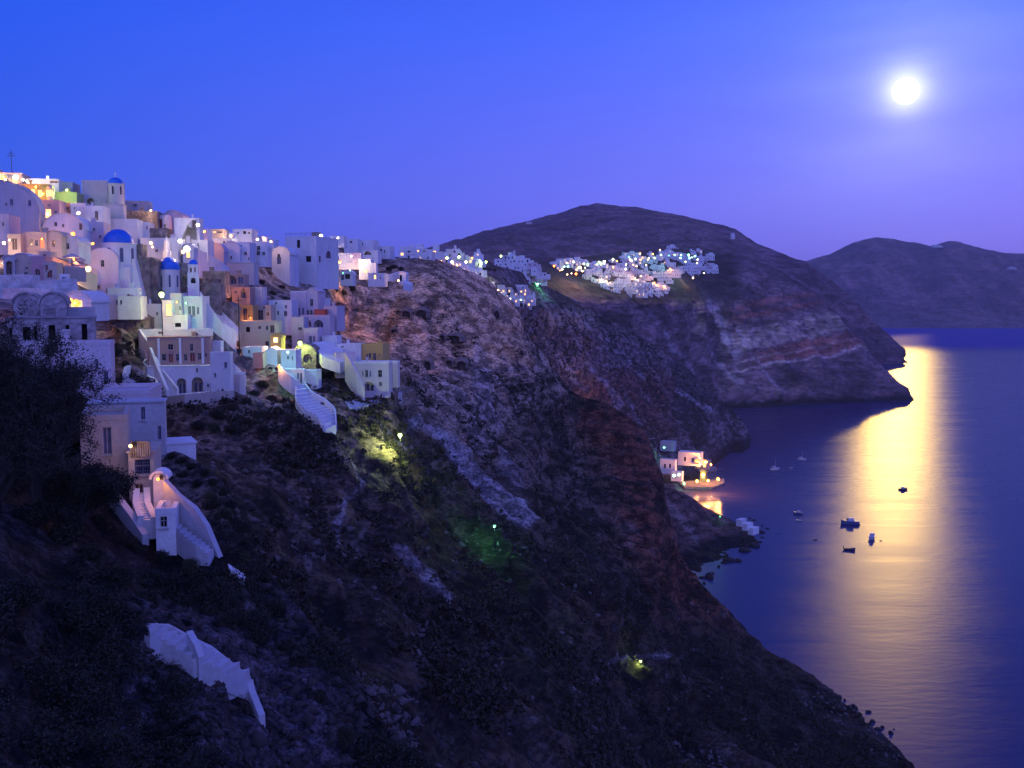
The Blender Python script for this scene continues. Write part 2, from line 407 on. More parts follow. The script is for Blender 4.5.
sil3 = [(690,300),(760,282),(790,266),(812,259),(830,255),(850,245),(862,240),(875,238),(895,239),(910,243),(930,246),(948,241),(960,242),(985,249),(1005,253),(1024,254),(1100,262),(1200,276),(1400,300)]
cols3 = [(690,[(300,6300),(330,5000),(345,4500)]),(870,[(238,6700),(275,5900),(310,5350),(328,5030),(345,4600)]),(1024,[(254,6700),(280,5900),(310,5350),(328,5030),(345,4600)]),(1400,[(300,6500),(328,5050),(345,4600)])]
S3 = Sheet(sil3, cols3, 690, 1400, 1.4, 130, 345, 6)

# --- shape of the rock
def inbox(S, x0, x1, y0, y1, s=12):
    return sstep(x0-s, x0+s, S.px)*(1-sstep(x1-s, x1+s, S.px))*sstep(y0-s, y0+s, S.py)*(1-sstep(y1-s, y1+s, S.py))
def edgefade(S, k=.35, n=.08):
    return k + (1-k)*sstep(0, n, S.sv)[:, None]
def dispA(S, X, Y, Z):
    tw = townA(S)
    yy = Y + 9*fbm(X*.02, Y*.02, Z*.02, 2)
    gull = ridged(yy*.015 + X*.005, X*.007 + 3, Z*.008, 3)*8.5 + ridged(yy*.036 + 7, X*.016, Z*.02, 3, .6)*6.0
    lump = ridged(X*.06, Y*.06, Z*.10, 3, .55)*2.4 - .6
    gull = gull - 2.5 - 2.0*sstep(540, 660, S.px)
    cl = inbox(S, 330, 540, 268, 385, 12)
    t = Z/12 + 2.6*fbm(X*.014, Y*.014, Z*.02, 4); fr = t - np.floor(t)
    ledge = (sstep(0, .12, fr)*(1-sstep(.4, 1, fr)) - .4)*3.0*cl*sstep(-.3, .2, fbm(X*.02 + 50, Y*.02, Z*.03, 3)) + ridged(X*.03, Y*.03, Z*.05, 3, .55)*2.5*cl
    fine = fbm(X*.25, Y*.25, Z*.3, 2, .5)*.55
    near = np.clip(Y/260, .35, 1)
    a = 1 - .9*tw
    ef = edgefade(S, .35, .10)
    return (gull*(1-.55*cl) + lump*(1-.3*cl))*near*a*ef + ledge*ef + fine*np.clip(Y/200, .3, 1.2)*(1-.6*tw)

def colA(S, X, Y, Z, d):
    big = fbm(X*.012, Y*.012, Z*.02, 4); med = fbm(X*.05, Y*.05, Z*.08, 5, .6); fin = fbm(X*.22, Y*.22, Z*.28, 5, .65)
    rock = rgb(.34,.235,.18); darkrock = rgb(.09,.060,.045); veg = rgb(.022,.020,.012); pale = rgb(.36,.31,.31)
    c = mixc(rock, darkrock, sstep(-.15, .35, big + .6*med))
    # lower slope: dark volcanic rock and scrub, foreground gloom put into the colour
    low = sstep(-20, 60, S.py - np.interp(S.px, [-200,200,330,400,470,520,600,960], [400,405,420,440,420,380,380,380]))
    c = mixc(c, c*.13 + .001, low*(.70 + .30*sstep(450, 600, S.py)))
    brown = inbox(S, 330, 520, 262, 375, 16)
    c = mixc(c, mixc(rgb(.60,.36,.21), rgb(.24,.14,.09), sstep(.12, .36, med)), brown*.95)
    tw = townA(S)
    c = mixc(c, c*.8 + rgb(.10,.09,.09), tw*.6)
    edge = np.interp(S.py, [385,420,450,480,520,560,600,650], [585,630,648,658,667,680,708,745])
    red = sstep(78, 30, edge - S.px + 22*med)*sstep(392, 415, S.py)*(1-sstep(600, 650, S.py)) + .5*inbox(S, 560, 690, 560, 650, 20)*sstep(-.2, .2, big)
    c = mixc(c, mixc(rgb(.15,.055,.032), rgb(.05,.024,.018), sstep(-.1, .3, fin + med)), np.clip(red, 0, 1)*.9)
    v = sstep(.02, .22, fin + .9*med + .15*low - .12 - .18*np.clip(red, 0, 1) - .25*brown - .3*inbox(S, 350, 530, 420, 540, 20))
    c = mixc(c, veg, v*(.9))
    spots = (1 - .45*low)*sstep(.18, .34, fbm(X*.12 + 40, Y*.12, Z*.2, 5, .7))*(1-v*.6)
    c = mixc(c, pale*(1-.55*low[..., None]), spots*.55)
    wob = fin*5
    for pts, w0, w1, k in [([(397,428),(430,462),(462,497),(500,540)], 6, 12, .7), ([(470,352),(474,400),(482,430),(488,470),(500,505)], 6, 10, .38),
                           ([(440,400),(452,440),(470,470)], 4, 5, .25), ([(380,566),(404,596),(425,624)], 4, 5, .5), ([(330,478),(338,500),(322,520),(322,560)], 2, 3, .5),
                           ([(352,424),(372,440),(385,455)], 2, 2, .6), ([(540,720),(600,668),(640,672),(700,660)], 3, 3, .3), ([(230,395),(300,430)], 5, 8, .3), ([(310,396),(350,406),(400,390),(520,372)], 3, 2, .3)]:
        c = mixc(c, rgb(.30,.27,.29), segmask(S.px + wob, S.py + wob*.7, pts, w0, w1)*k*(1-.3*v))
    return c

def dispN(S, X, Y, Z):
    return (ridged(X*.09, Y*.09, Z*.12, 5, .6)*1.5 - .5 + fbm(X*.7, Y*.7, Z*.7, 4, .6)*.22)*edgefade(S, .5)*(1-.7*inbox(S, 0, 240, 300, 560, 20))
def colN(S, X, Y, Z, d):
    med = fbm(X*.14, Y*.14, Z*.2, 4, .6); fin = fbm(X*.8, Y*.8, Z*.9, 5, .65)
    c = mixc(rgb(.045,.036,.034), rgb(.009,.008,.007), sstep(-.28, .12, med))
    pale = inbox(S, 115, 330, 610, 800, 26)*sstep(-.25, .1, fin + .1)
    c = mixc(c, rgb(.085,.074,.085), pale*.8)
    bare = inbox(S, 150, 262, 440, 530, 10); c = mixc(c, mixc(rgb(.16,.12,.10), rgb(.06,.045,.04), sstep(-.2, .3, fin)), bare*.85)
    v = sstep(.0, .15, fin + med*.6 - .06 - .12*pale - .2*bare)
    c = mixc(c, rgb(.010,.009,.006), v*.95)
    for pts, w in [([(130,605),(165,640)], 5), ([(70,540),(86,575),(80,610)], 3), ([(160,500),(176,520)], 3)]:
        c = mixc(c, rgb(.11,.10,.11), segmask(S.px + fin*8, S.py, pts, w)*.35)
    return c

def dispB(S, X, Y, Z):
    return (ridged(X*.04, Y*.04, Z*.06, 5, .6)*2.2 + fbm(X*.3, Y*.3, Z*.3, 3)*.8)*edgefade(S, .5)
def colB(S, X, Y, Z, d):
    fin = fbm(X*.1, Y*.1, Z*.2, 5, .65); wl = sstep(4.5, 1.0, Z + fin*3)
    c = mixc(rgb(.14,.08,.07), rgb(.07,.046,.042), sstep(-.2, .3, fin))
    c = mixc(c, rgb(.19,.15,.15), segmask(S.px + fin*6, S.py, [(662,500),(680,520),(700,545)], 6, 3)*.6)
    return mixc(c, rgb(.012,.011,.012), wl)

def disp0(S, X, Y, Z):
    g = ridged(Y*.009 - X*.004, X*.004, Z*.012, 4)*9 + ridged(X*.03, Y*.03, Z*.05, 5, .6)*4.0 + fbm(X*.12, Y*.12, Z*.15, 3)*1.5
    calm = inbox(S, 480, 545, 255, 305, 8) + inbox(S, 655, 722, 440, 492, 6)
    return g*edgefade(S, .4)*(1-.85*np.clip(calm, 0, 1))*sstep(0, 12, Z + 2)
def col0(S, X, Y, Z, d):
    big = fbm(X*.007, Y*.007, Z*.012, 4); med = fbm(X*.03, Y*.03, Z*.05, 5, .62); fin = fbm(X*.11, Y*.11, Z*.14, 4, .65)
    c = mixc(rgb(.20,.135,.145), rgb(.075,.052,.056), sstep(-.2, .3, big + .7*med))
    c = mixc(c, rgb(.040,.034,.030), sstep(.0, .3, fin + .5*med)*.75)
    red = inbox(S, 555, 668, 380, 455, 14); red2 = inbox(S, 600, 670, 372, 412, 10)*.5
    c = mixc(c, rgb(.15,.055,.042), np.clip(red + red2, 0, 1)*.75*sstep(-.3, .1, med + .15))
    c = mixc(c, rgb(.30,.235,.21), inbox(S, 535, 592, 288, 330, 7)*.8)
    for pts, w0, w1, k in [([(508,345),(530,372),(556,405)], 3, 6, .55), ([(560,335),(585,372),(612,410)], 2, 4, .5), ([(592,340),(622,362),(640,380)], 2, 3, .4), ([(676,392),(692,402),(706,416)], 2, 1.5, .75), ([(620,400),(635,430)], 2, 2, .4), ([(520,330),(545,350),(575,392)], 2, 3, .35)]:
        c = mixc(c, rgb(.33,.28,.32), segmask(S.px + fin*3, S.py, pts, w0, w1)*k)
    c = mixc(c, rgb(.035,.028,.03), inbox(S, 545, 610, 284, 312, 6)*.8)  # ground colour darkened to keep down lamp spill from the town
    wl = sstep(6, 1.5, Z + fin*4)
    return mixc(c, rgb(.012,.011,.013), wl)

def disp1(S, X, Y, Z):
    g = ridged(X*.008 + Y*.002, Z*.004, Y*.003, 5, .62)*22 - 6 + ridged(X*.025, Y*.02, Z*.03, 4, .6)*5 + fbm(X*.02, Y*.02, Z*.14, 3)*3.0
    shelf = inbox(S, 530, 730, 240, 300, 8)
    return g*edgefade(S, .3)*(1-.85*shelf)*sstep(0, 14, Z + 2)
def col1(S, X, Y, Z, d):
    med = fbm(X*.015, Y*.015, Z*.03, 5, .62); fin = fbm(X*.06, Y*.06, Z*.09, 4, .65)
    c = mixc(rgb(.20,.125,.14), rgb(.095,.062,.072), sstep(-.2, .3, med))
    s = S.py + .18*(S.px-780) + med*5 + fin*3
    w = sstep(715, 745, S.px)*(1 - sstep(868, 885, S.px))
    band = lambda a, b, e=2.5: sstep(a-e, a+e, s)*(1 - sstep(b-e, b+e, s))*w
    c = mixc(c, rgb(.32,.11,.085), band(300, 306)*.5); c = mixc(c, rgb(.33,.10,.075), band(311, 316)*.5)
    c = mixc(c, rgb(.48,.35,.30), band(326, 346)*.72*sstep(-.35, .0, med + fin)*(1-sstep(838, 852, S.px)))
    c = mixc(c, rgb(.36,.13,.10), band(349, 364)*.6*sstep(735, 780, S.px)); c = mixc(c, rgb(.5,.37,.34), band(364, 367, 1)*.7)
    c = mixc(c, rgb(.5,.37,.34), band(355, 357, 1)*.6)
    for pts, w0, w1, k in [([(700,285),(716,320),(735,355)], 3, 6, .55), ([(640,310),(665,345),(690,375)], 2, 3, .35), ([(735,330),(750,362),(775,395)], 2, 2, .35), ([(700,340),(722,370),(738,388)], 3, 3, .4), ([(655,330),(680,360)], 2, 3, .3)]:
        c = mixc(c, rgb(.46,.38,.42), segmask(S.px + fin*4, S.py, pts, w0, w1)*k*sstep(-.3, .1, fin + .1))
    sh = inbox(S, 540, 735, 250, 303, 7); c = mixc(c, rgb(.035,.028,.032), sh*.85)  # shelf painted dark so the far town lamps light it less
    return mixc(c, rgb(.02,.016,.018), sstep(7, 2, Z + fin*4))

def disp2(S, X, Y, Z):
    return (ridged(X*.004, Y*.003, Z*.004, 5, .6)*34 - 12 + ridged(X*.015, Y*.015, Z*.02, 4, .6)*9)*edgefade(S, .22, .14)*sstep(0, 20, Z + 2)
def col2(S, X, Y, Z, d):
    med = fbm(X*.006, Y*.006, Z*.012, 5, .6); lines = np.abs(((Z + 16*med + 3*fbm(X*.02, Y*.02, Z*.02, 2))/19) % 1 - .5)
    c = mixc(rgb(.17,.10,.115), rgb(.11,.066,.08), sstep(-.2, .25, med))
    c = mixc(c, c*1.7, sstep(.09, .02, lines)*.5)
    return mixc(c, rgb(.20,.14,.14), segmask(S.px, S.py, [(470,238),(500,230)], 1.5)*.3)
def disp3(S, X, Y, Z):
    return (ridged(X*.002, Y*.0012, Z*.001, 5, .65)*110 - 40)*edgefade(S, .16, .2)*sstep(0, 60, Z)
def col3(S, X, Y, Z, d):
    med = fbm(X*.003, Y*.003, Z*.006, 5, .6)
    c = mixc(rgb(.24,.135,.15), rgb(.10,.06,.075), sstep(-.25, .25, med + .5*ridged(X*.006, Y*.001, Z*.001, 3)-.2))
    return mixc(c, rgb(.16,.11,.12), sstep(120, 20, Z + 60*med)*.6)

tm_near = terrain_mat('near_rock', .9, 5.0, .55, .9, .45)
tm_mid = terrain_mat('caldera_rock', .13, .8, .52, .8, .8, 2.4)
tm_far = terrain_mat('far_rock', .02, .09, .36, .8, 5.0, 3.0)
# the town sheet
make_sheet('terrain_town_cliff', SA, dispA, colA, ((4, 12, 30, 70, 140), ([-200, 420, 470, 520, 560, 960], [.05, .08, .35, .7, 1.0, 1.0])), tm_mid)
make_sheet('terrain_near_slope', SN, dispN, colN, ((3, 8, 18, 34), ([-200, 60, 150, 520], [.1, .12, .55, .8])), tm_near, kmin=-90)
make_sheet('terrain_port_headland', SB, dispB, colB, ((6, 16, 36), ([600, 775], [.7, .9])), tm_mid)
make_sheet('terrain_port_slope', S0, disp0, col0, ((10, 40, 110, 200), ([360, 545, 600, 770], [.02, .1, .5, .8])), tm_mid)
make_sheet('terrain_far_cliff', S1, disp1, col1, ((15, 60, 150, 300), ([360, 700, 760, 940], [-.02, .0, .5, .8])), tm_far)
make_sheet('hill_far_summit', S2, disp2, col2, ((40, 160, 400), ([340, 930], [.2, .5])), tm_far)
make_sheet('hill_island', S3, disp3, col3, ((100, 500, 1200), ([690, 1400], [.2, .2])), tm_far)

def gD(px, py, S=None):
    """distance of the visible ground at a point of the slope"""
    return (S or SA).at(px, py)

# ------------------------------------------------------------------ sea
def sea():
    m, nt, b = nodes('sea_water'); L = nt.links.new; nt.nodes.remove(b); out = nt.nodes['Material Output']
    g = N(nt, 'ShaderNodeNewGeometry')
    mp = N(nt, 'ShaderNodeMapping'); mp.inputs['Scale'].default_value = (.006, .045, 1); mp.inputs['Rotation'].default_value = (0, 0, .10); L(g.outputs['Position'], mp.inputs[0])
    n = N(nt, 'ShaderNodeTexNoise'); n.inputs['Scale'].default_value = 1.0; n.inputs['Detail'].default_value = 7; n.inputs['Roughness'].default_value = .6; n.inputs['Distortion'].default_value = 1.2; L(mp.outputs[0], n.inputs['Vector'])
    r0 = ramp(nt, n.outputs['Fac'], [(.3, WR[0]), (.7, WR[1])])
    sp_ = N(nt, 'ShaderNodeSeparateXYZ'); L(g.outputs['Position'], sp_.inputs[0])
    # far water: gloss cut to end moon path, sky blue put in its colour
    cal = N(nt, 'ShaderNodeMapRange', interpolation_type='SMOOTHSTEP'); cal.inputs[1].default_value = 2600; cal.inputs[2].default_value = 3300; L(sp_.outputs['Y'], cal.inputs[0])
    nearr = N(nt, 'ShaderNodeMapRange'); nearr.inputs[1].default_value = 900; nearr.inputs[2].default_value = 330; nearr.inputs[3].default_value = 1; nearr.inputs[4].default_value = 1.22; L(sp_.outputs['Y'], nearr.inputs[0])
    rn_ = N(nt, 'ShaderNodeVectorMath', operation='SCALE'); L(r0.outputs[0], rn_.inputs[0]); L(nearr.outputs[0], rn_.inputs['Scale'])
    r = N(nt, 'ShaderNodeMix', data_type='RGBA'); L(cal.outputs[0], r.inputs[0]); L(rn_.outputs[0], r.inputs[6]); r.inputs[7].default_value = (.22, .22, .22, 1)
    mp2 = N(nt, 'ShaderNodeMapping'); mp2.inputs['Scale'].default_value = (.10, .28, 1); mp2.inputs['Rotation'].default_value = (0, 0, -.15); L(g.outputs['Position'], mp2.inputs[0])
    n2 = N(nt, 'ShaderNodeTexNoise'); n2.inputs['Scale'].default_value = 1.0; n2.inputs['Detail'].default_value = 5; L(mp2.outputs[0], n2.inputs['Vector'])
    bp = N(nt, 'ShaderNodeBump'); bp.inputs['Strength'].default_value = .28; bp.inputs['Distance'].default_value = .3
    L(n2.outputs['Fac'], bp.inputs['Height'])
    df = N(nt, 'ShaderNodeBsdfDiffuse'); df.inputs['Color'].default_value = (.013, .013, .085, 1)
    gl = N(nt, 'ShaderNodeBsdfAnisotropic', distribution='BECKMANN'); gl.inputs['Color'].default_value = (.95, .93, 1, 1); L(r.outputs[2], gl.inputs['Roughness']); L(bp.outputs[0], gl.inputs['Normal'])
    fr = N(nt, 'ShaderNodeFresnel'); fr.inputs['IOR'].default_value = 1.33
    rf = ramp(nt, fr.outputs[0], [(0, 0.02), (.25, .16), (.6, .26), (1, .33)])
    k_ = N(nt, 'ShaderNodeMapRange'); k_.inputs[3].default_value = 1; k_.inputs[4].default_value = .10; L(cal.outputs[0], k_.inputs[0])
    rk = N(nt, 'ShaderNodeMath', operation='MULTIPLY'); L(rf.outputs[0], rk.inputs[0]); L(k_.outputs[0], rk.inputs[1])
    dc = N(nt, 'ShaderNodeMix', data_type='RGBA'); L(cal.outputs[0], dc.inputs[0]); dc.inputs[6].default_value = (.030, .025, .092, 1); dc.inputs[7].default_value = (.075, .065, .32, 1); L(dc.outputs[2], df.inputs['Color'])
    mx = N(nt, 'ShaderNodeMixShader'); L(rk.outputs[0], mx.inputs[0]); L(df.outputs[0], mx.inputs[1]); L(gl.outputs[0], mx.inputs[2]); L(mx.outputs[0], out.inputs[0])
    mb = MB(); mb.add([(-14000,-3000,0),(14000,-3000,0),(14000,14000,0),(-14000,14000,0)], [(0,1,2,3)])
    o = mb.build('sea', m); tag(o, kind='structure')
WR = (.245, .285)
sea()
# ------------------------------------------------------------------ buildings
ALLT = []; rr_ = random.Random(44)
class Plane:
    """vertical plane through B with horizontal axis u"""
    def __init__(s, B, u):
        s.B = Vector(B); s.u = Vector((u[0], u[1], 0)).normalized(); s.n = Vector((s.u.y, -s.u.x, 0))
    def uz(s, px, py):
        r = Vector(ray(px, py)); o = Vector((0, 0, H0))
        t = (s.B - o).dot(s.n) / r.dot(s.n); q = o + r*t
        return ((q - s.B).dot(s.u), q.z)

def poly_area(p): return sum(p[i][0]*p[(i+1) % len(p)][1] - p[(i+1) % len(p)][0]*p[i][1] for i in range(len(p)))/2

def facade(mb, O, u, outline, holes, rec=.25):
    """flat wall with real openings; O origin, u horizontal axis, outward normal (u.y,-u.x)"""
    u = Vector(u); n = Vector((u.y, -u.x, 0)); O = Vector(O)
    pt = lambda a, z, d=0: (O.x + u.x*a - n.x*d, O.y + u.y*a - n.y*d, z)
    loops = [[Vector((a, z, 0)) for a, z in outline]] + [[Vector((a, z, 0)) for a, z in h] for h in holes]
    tri = tessellate_polygon(loops)
    flat = [p for l in loops for p in l]
    fs = []
    for t in tri:
        a, b, c = [flat[i] for i in t]
        ar = (b.x-a.x)*(c.y-a.y) - (c.x-a.x)*(b.y-a.y)
        if abs(ar) < 1e-9: continue
        fs.append(t if ar > 0 else t[::-1])
    mb.add([pt(p.x, p.y) for p in flat], fs)
    for h in holes:
        k = len(h)
        mb.add([pt(a, z) for a, z in h] + [pt(a, z, rec) for a, z in h], [(i, (i+1) % k, k+(i+1) % k, k+i) for i in range(k)])

def shape(t, x0, z0, x1, z1):
    """outline of an opening: rectangular or with an arched head (counter-clockwise)"""
    if t in 'aAn' :
        r = (x1-x0)/2; cx = (x0+x1)/2; zs = max(z1 - r, z0 + .1); rz = z1 - zs
        return [(x0, z0), (x1, z0)] + [(cx + r*math.cos(q), zs + rz*math.sin(q)) for q in [PI*i/10 for i in range(11)]]
    return [(x0, z0), (x1, z0), (x1, z1), (x0, z1)]

PANE = dict(w='glass', a='glass', s='shut', d='wood', A='wood', n='dark', o='dark', r='red')
def opening(parent, Ow, u, t, x0, z0, x1, z1, rec, near):
    u = Vector(u); n = Vector((u.y, -u.x, 0))
    pt = lambda a, z, d: (Ow.x + u.x*a - n.x*d, Ow.y + u.y*a - n.y*d, z)
    key = t
    lit = key in 'lL'
    sh = shape('a' if key in 'aAn' else 'w', x0, z0, x1, z1)
    e = .02
    if key == 'n':      # deep vaulted recess: walls of it and a dark back with a door in it
        mb = MB(); k = len(sh); dep = 1.6
        mb.add([pt(a, z, rec) for a, z in sh] + [pt(a, z, dep) for a, z in sh], [(i, (i+1) % k, k+(i+1) % k, k+i) for i in range(k)])
        mb.add([pt(a, z, dep) for a, z in sh], [tuple(range(k))])
        o = mb.build('vaulted_porch', M['cream'], parent)
        w_ = x1-x0; mb = MB(); dd = dep - .06
        for f0, f1, g1 in ((.18, .42, .62), (.58, .80, .62)):
            mb.add([pt(x0+w_*f0, z0, dd), pt(x0+w_*f1, z0, dd), pt(x0+w_*f1, z0+(z1-z0)*g1, dd), pt(x0+w_*f0, z0+(z1-z0)*g1, dd)], [(0,1,2,3)])
        mb.build('door', M['shut'], o)
        return
    mat = EM['litwin'] if key == 'l' else EM['litred'] if key == 'L' else M[PANE.get(key, 'glass')]
    nm = 'door' if key in 'dALr' else 'opening' if key == 'o' else 'window'
    mb = MB(); k = len(sh); d0 = rec*.98 if key != 'o' else rec*3
    mb.add([pt(a, z, d0) for a, z in sh], [tuple(range(k))])
    if key == 'o': mb.add([pt(a, z, rec) for a, z in sh] + [pt(a, z, d0) for a, z in sh], [(i, (i+1) % k, k+(i+1) % k, k+i) for i in range(k)])
    W_ = x1-x0; Hh = z1-z0
    o = mb.build(nm, mat, parent)
    if near and key not in 'o':
        f = min(.07, W_*.12); mb = MB(); df = d0 - .05
        bars = [(x0, z0, x0+f, z1), (x1-f, z0, x1, z1), (x0+f, z0, x1-f, z0+f)]
        if key not in 'aA': bars.append((x0+f, z1-f, x1-f, z1))
        bars.append(((x0+x1)/2-f*.4, z0+f, (x0+x1)/2+f*.4, z1-f))
        if key == 'w' or key == 'a': bars.append((x0+f, z0+Hh*.55, x1-f, z0+Hh*.55+f*.7))
        for (a0, c0, a1, c1) in bars:
            q = [pt(a0, c0, df), pt(a1, c0, df), pt(a1, c0, d0-.004), pt(a0, c0, d0-.004)]; q2 = [pt(a0, c1, df), pt(a1, c1, df), pt(a1, c1, d0-.004), pt(a0, c1, d0-.004)]
            mb.hexa(q, q2)
        mb.build('frame', M['frame'], o)
        if key in 'wsl':
            mb = MB(); q = [pt(x0-.08, z0-.10, -.10), pt(x1+.08, z0-.10, -.10), pt(x1+.08, z0-.10, .1), pt(x0-.08, z0-.10, .1)]
            mb.hexa(q, [(a, b_, c+.08) for a, b_, c in q]); mb.build('sill', M['frame'], o)

def H(label, cat, x0, x1, yt, yb, px2=None, rel=14, D=None, depth=None, col='white', roof='flat', win=(), swin=(), group=None, name=None, ext=1.3, roofcol=None, S=None, sink=0, chim=None, rail=False, para=True):
    if D is None: D = gD((x0+x1)/2, yb, S) - 1.0 + sink
    else:
        D += sink
        if D > 110 and S is None: D = min(D, gD((x0*.4+x1*.6), yb) - .6)
    B = P(x1, yb, D)
    az = math.atan2(B.x, B.y); phi = az + math.radians(rel)
    u = Vector((math.cos(phi), -math.sin(phi), 0)); v = Vector((math.sin(phi), math.cos(phi), 0))   # u to the right, v back
    Pf = Plane(B, u)
    uL, _ = Pf.uz(x0, yb); W = -uL
    _, zt = Pf.uz(x1, yt); zb = B.z - ext
    if px2 is not None:
        r = Vector(ray(px2, yb)).xy; bx = B.xy
        # B + v*t = r*s
        det = v.x*(-r.y) + r.x*v.y
        t = (bx.x*r.y - bx.y*r.x)/det if abs(det) > 1e-9 else 6
        t = abs(t); depth = min(max(t, 1.0), 40)
    if depth is None: depth = 6.0
    near = D < 280
    O = B + u*uL
    root = empty(name or 'house', (O + u*W/2 + v*depth/2).to_tuple()[:2] + (B.z,), -phi)
    root.rotation_euler = (0, 0, 0); tag(root, label, cat, group)
    off = Vector(root.location)
    wm, rm = M[col], M[roofcol or col]
    mb = MB()
    T = lambda q: Vector(q) - off
    Ol, Bl = O - off, B - off
    z0, z1 = zb - off.z, zt - off.z
    rec = .22 if D < 400 else .15
    def holes(wl, pl, org):
        out = []
        for wv in wl:
            t, a0, b0, a1, b1 = wv
            p = pl.uz(a0, b1); q = pl.uz(a1, b0)
            X0, X1 = p[0] + org, q[0] + org; Z0, Z1 = p[1] - off.z, q[1] - off.z
            out.append((t, X0, Z0, X1, Z1))
        return out
    hf = holes(win, Pf, W)
    Ps = Plane(B, v)
    hs = holes(swin, Ps, 0)
    def fit(hl, Wd, top):
        r = []
        for t, a, b_, c, d in hl:
            a, c = max(a, .12), min(c, Wd-.12); d = min(d, top-.12); b_ = max(b_, z0+.2)
            if c-a > .15 and d-b_ > .15: r.append((t, a, b_, c, d))
        return r
    rise = 0
    if roof == 'vault': rise = min(W*.42, (z1-(B.z-off.z))*.6)
    if roof == 'gable': rise = min(W*.28, (z1-(B.z-off.z))*.45)
    zs = z1 - rise
    ptop = z1 if roof != 'flat' or not para else z1 - .35
    hf = fit(hf, W, ptop - (rise*.25)); hs = fit(hs, depth, zs - .1)
    if roof == 'vault':
        arc = [(W/2 + W/2*math.cos(q), zs + rise*math.sin(q)) for q in [PI*i/16 for i in range(17)]]
        outl = [(0, z0), (W, z0)] + arc
    elif roof == 'gable': outl = [(0, z0), (W, z0), (W, zs), (W/2, z1), (0, zs)]
    else: outl = [(0, z0), (W, z0), (W, ptop), (0, ptop)]
    shp = lambda h: shape('a' if h[0] in 'aAn' else 'w', *h[1:])
    facade(mb, Ol, u, outl, [shp(h) for h in hf], rec)
    sz = zs if roof != 'flat' else ptop
    facade(mb, Bl, v, [(0, z0), (depth, z0), (depth, sz), (0, sz)], [shp(h) for h in hs], rec)
    facade(mb, Bl + v*depth, -u, [(W-a, z) for a, z in outl][::-1], [], rec)
    facade(mb, Ol + v*depth, -v, [(0, z0), (depth, z0), (depth, sz), (0, sz)], [], rec)
    mb.build('wall', wm, root)
    mb = MB()
    pt = lambda a, d, z: tuple(Ol + u*a + v*d)[:2] + (z,)
    if roof == 'flat' and para:
        pw = .25; g = .03
        mb.hexa([pt(-g,-g,ptop), pt(W+g,-g,ptop), pt(W+g,pw,ptop), pt(-g,pw,ptop)], [pt(-g,-g,z1), pt(W+g,-g,z1), pt(W+g,pw,z1), pt(-g,pw,z1)])
        mb.hexa([pt(-g,depth-pw,ptop), pt(W+g,depth-pw,ptop), pt(W+g,depth+g,ptop), pt(-g,depth+g,ptop)], [pt(-g,depth-pw,z1), pt(W+g,depth-pw,z1), pt(W+g,depth+g,z1), pt(-g,depth+g,z1)])
        for a0, a1 in ((-g, pw), (W-pw, W+g)):
            mb.hexa([pt(a0,pw,ptop), pt(a1,pw,ptop), pt(a1,depth-pw,ptop), pt(a0,depth-pw,ptop)], [pt(a0,pw,z1), pt(a1,pw,z1), pt(a1,depth-pw,z1), pt(a0,depth-pw,z1)])
        mb.add([pt(pw,pw,ptop-.02), pt(W-pw,pw,ptop-.02), pt(W-pw,depth-pw,ptop-.02), pt(pw,depth-pw,ptop-.02)], [(0,1,2,3)])
    elif roof == 'flat':
        mb.hexa([pt(-.1,-.1,ptop), pt(W+.1,-.1,ptop), pt(W+.1,depth+.1,ptop), pt(-.1,depth+.1,ptop)], [pt(-.1,-.1,z1+.12), pt(W+.1,-.1,z1+.12), pt(W+.1,depth+.1,z1+.12), pt(-.1,depth+.1,z1+.12)])
    elif roof == 'gable':
        e = .18; k = rise/(W/2)
        for sgn in (0, 1):
            a0, a1 = (-e, W/2) if sgn == 0 else (W/2, W+e)
            za = zs - e*k if sgn == 0 else z1; zb2 = z1 if sgn == 0 else zs - e*k
            mb.hexa([pt(a0,-.15,za+.02), pt(a1,-.15,zb2+.02), pt(a1,depth+.15,zb2+.02), pt(a0,depth+.15,za+.02)], [pt(a0,-.15,za+.2), pt(a1,-.15,zb2+.2), pt(a1,depth+.15,zb2+.2), pt(a0,depth+.15,za+.2)])
    else:
        nA = 20; g = .06; th = .16; vs = []
        for d in (-.10, depth + .10):
            for rr in (g, g + th):
                for i in range(nA+1):
                    q = PI*i/nA; vs.append(pt(W/2 + (W/2+rr)*math.cos(q), d, zs + (rise+rr)*math.sin(q)))
        k = nA+1; fs = []
        for i in range(nA):
            fs += [(i, i+1, k+i+1, k+i), (k+i, k+i+1, 3*k+i+1, 3*k+i), (2*k+i, 3*k+i, 3*k+i+1, 2*k+i+1), (i, 2*k+i, 2*k+i+1, i+1)]
        mb.smooth = False; mb.add(vs, fs)
    ro = mb.build('roof', rm, root)
    if not chim and near and W > 3.5 and roof == 'flat' and rr_.random() < .6: chim = [x0 + (x1-x0)*rr_.uniform(.2, .8)]
    if chim:
        for cpx in chim:
            a = Pf.uz(cpx, yt)[0] + W; mb = MB(); cw = rr_.choice((.2, .28, .42)); d0 = depth*.35
            q = [pt(a-cw,d0,z1-.6), pt(a+cw,d0,z1-.6), pt(a+cw,d0+2*cw,z1-.6), pt(a-cw,d0+2*cw,z1-.6)]
            mb.hexa(q, [(x, y, z1+.8) for x, y, z in q]); q = [pt(a-cw-.1,d0-.1,z1+.8), pt(a+cw+.1,d0-.1,z1+.8), pt(a+cw+.1,d0+2*cw+.1,z1+.8), pt(a-cw-.1,d0+2*cw+.1,z1+.8)]
            mb.hexa(q, [(x, y, z1+.95) for x, y, z in q]); mb.build('chimney', wm, ro)
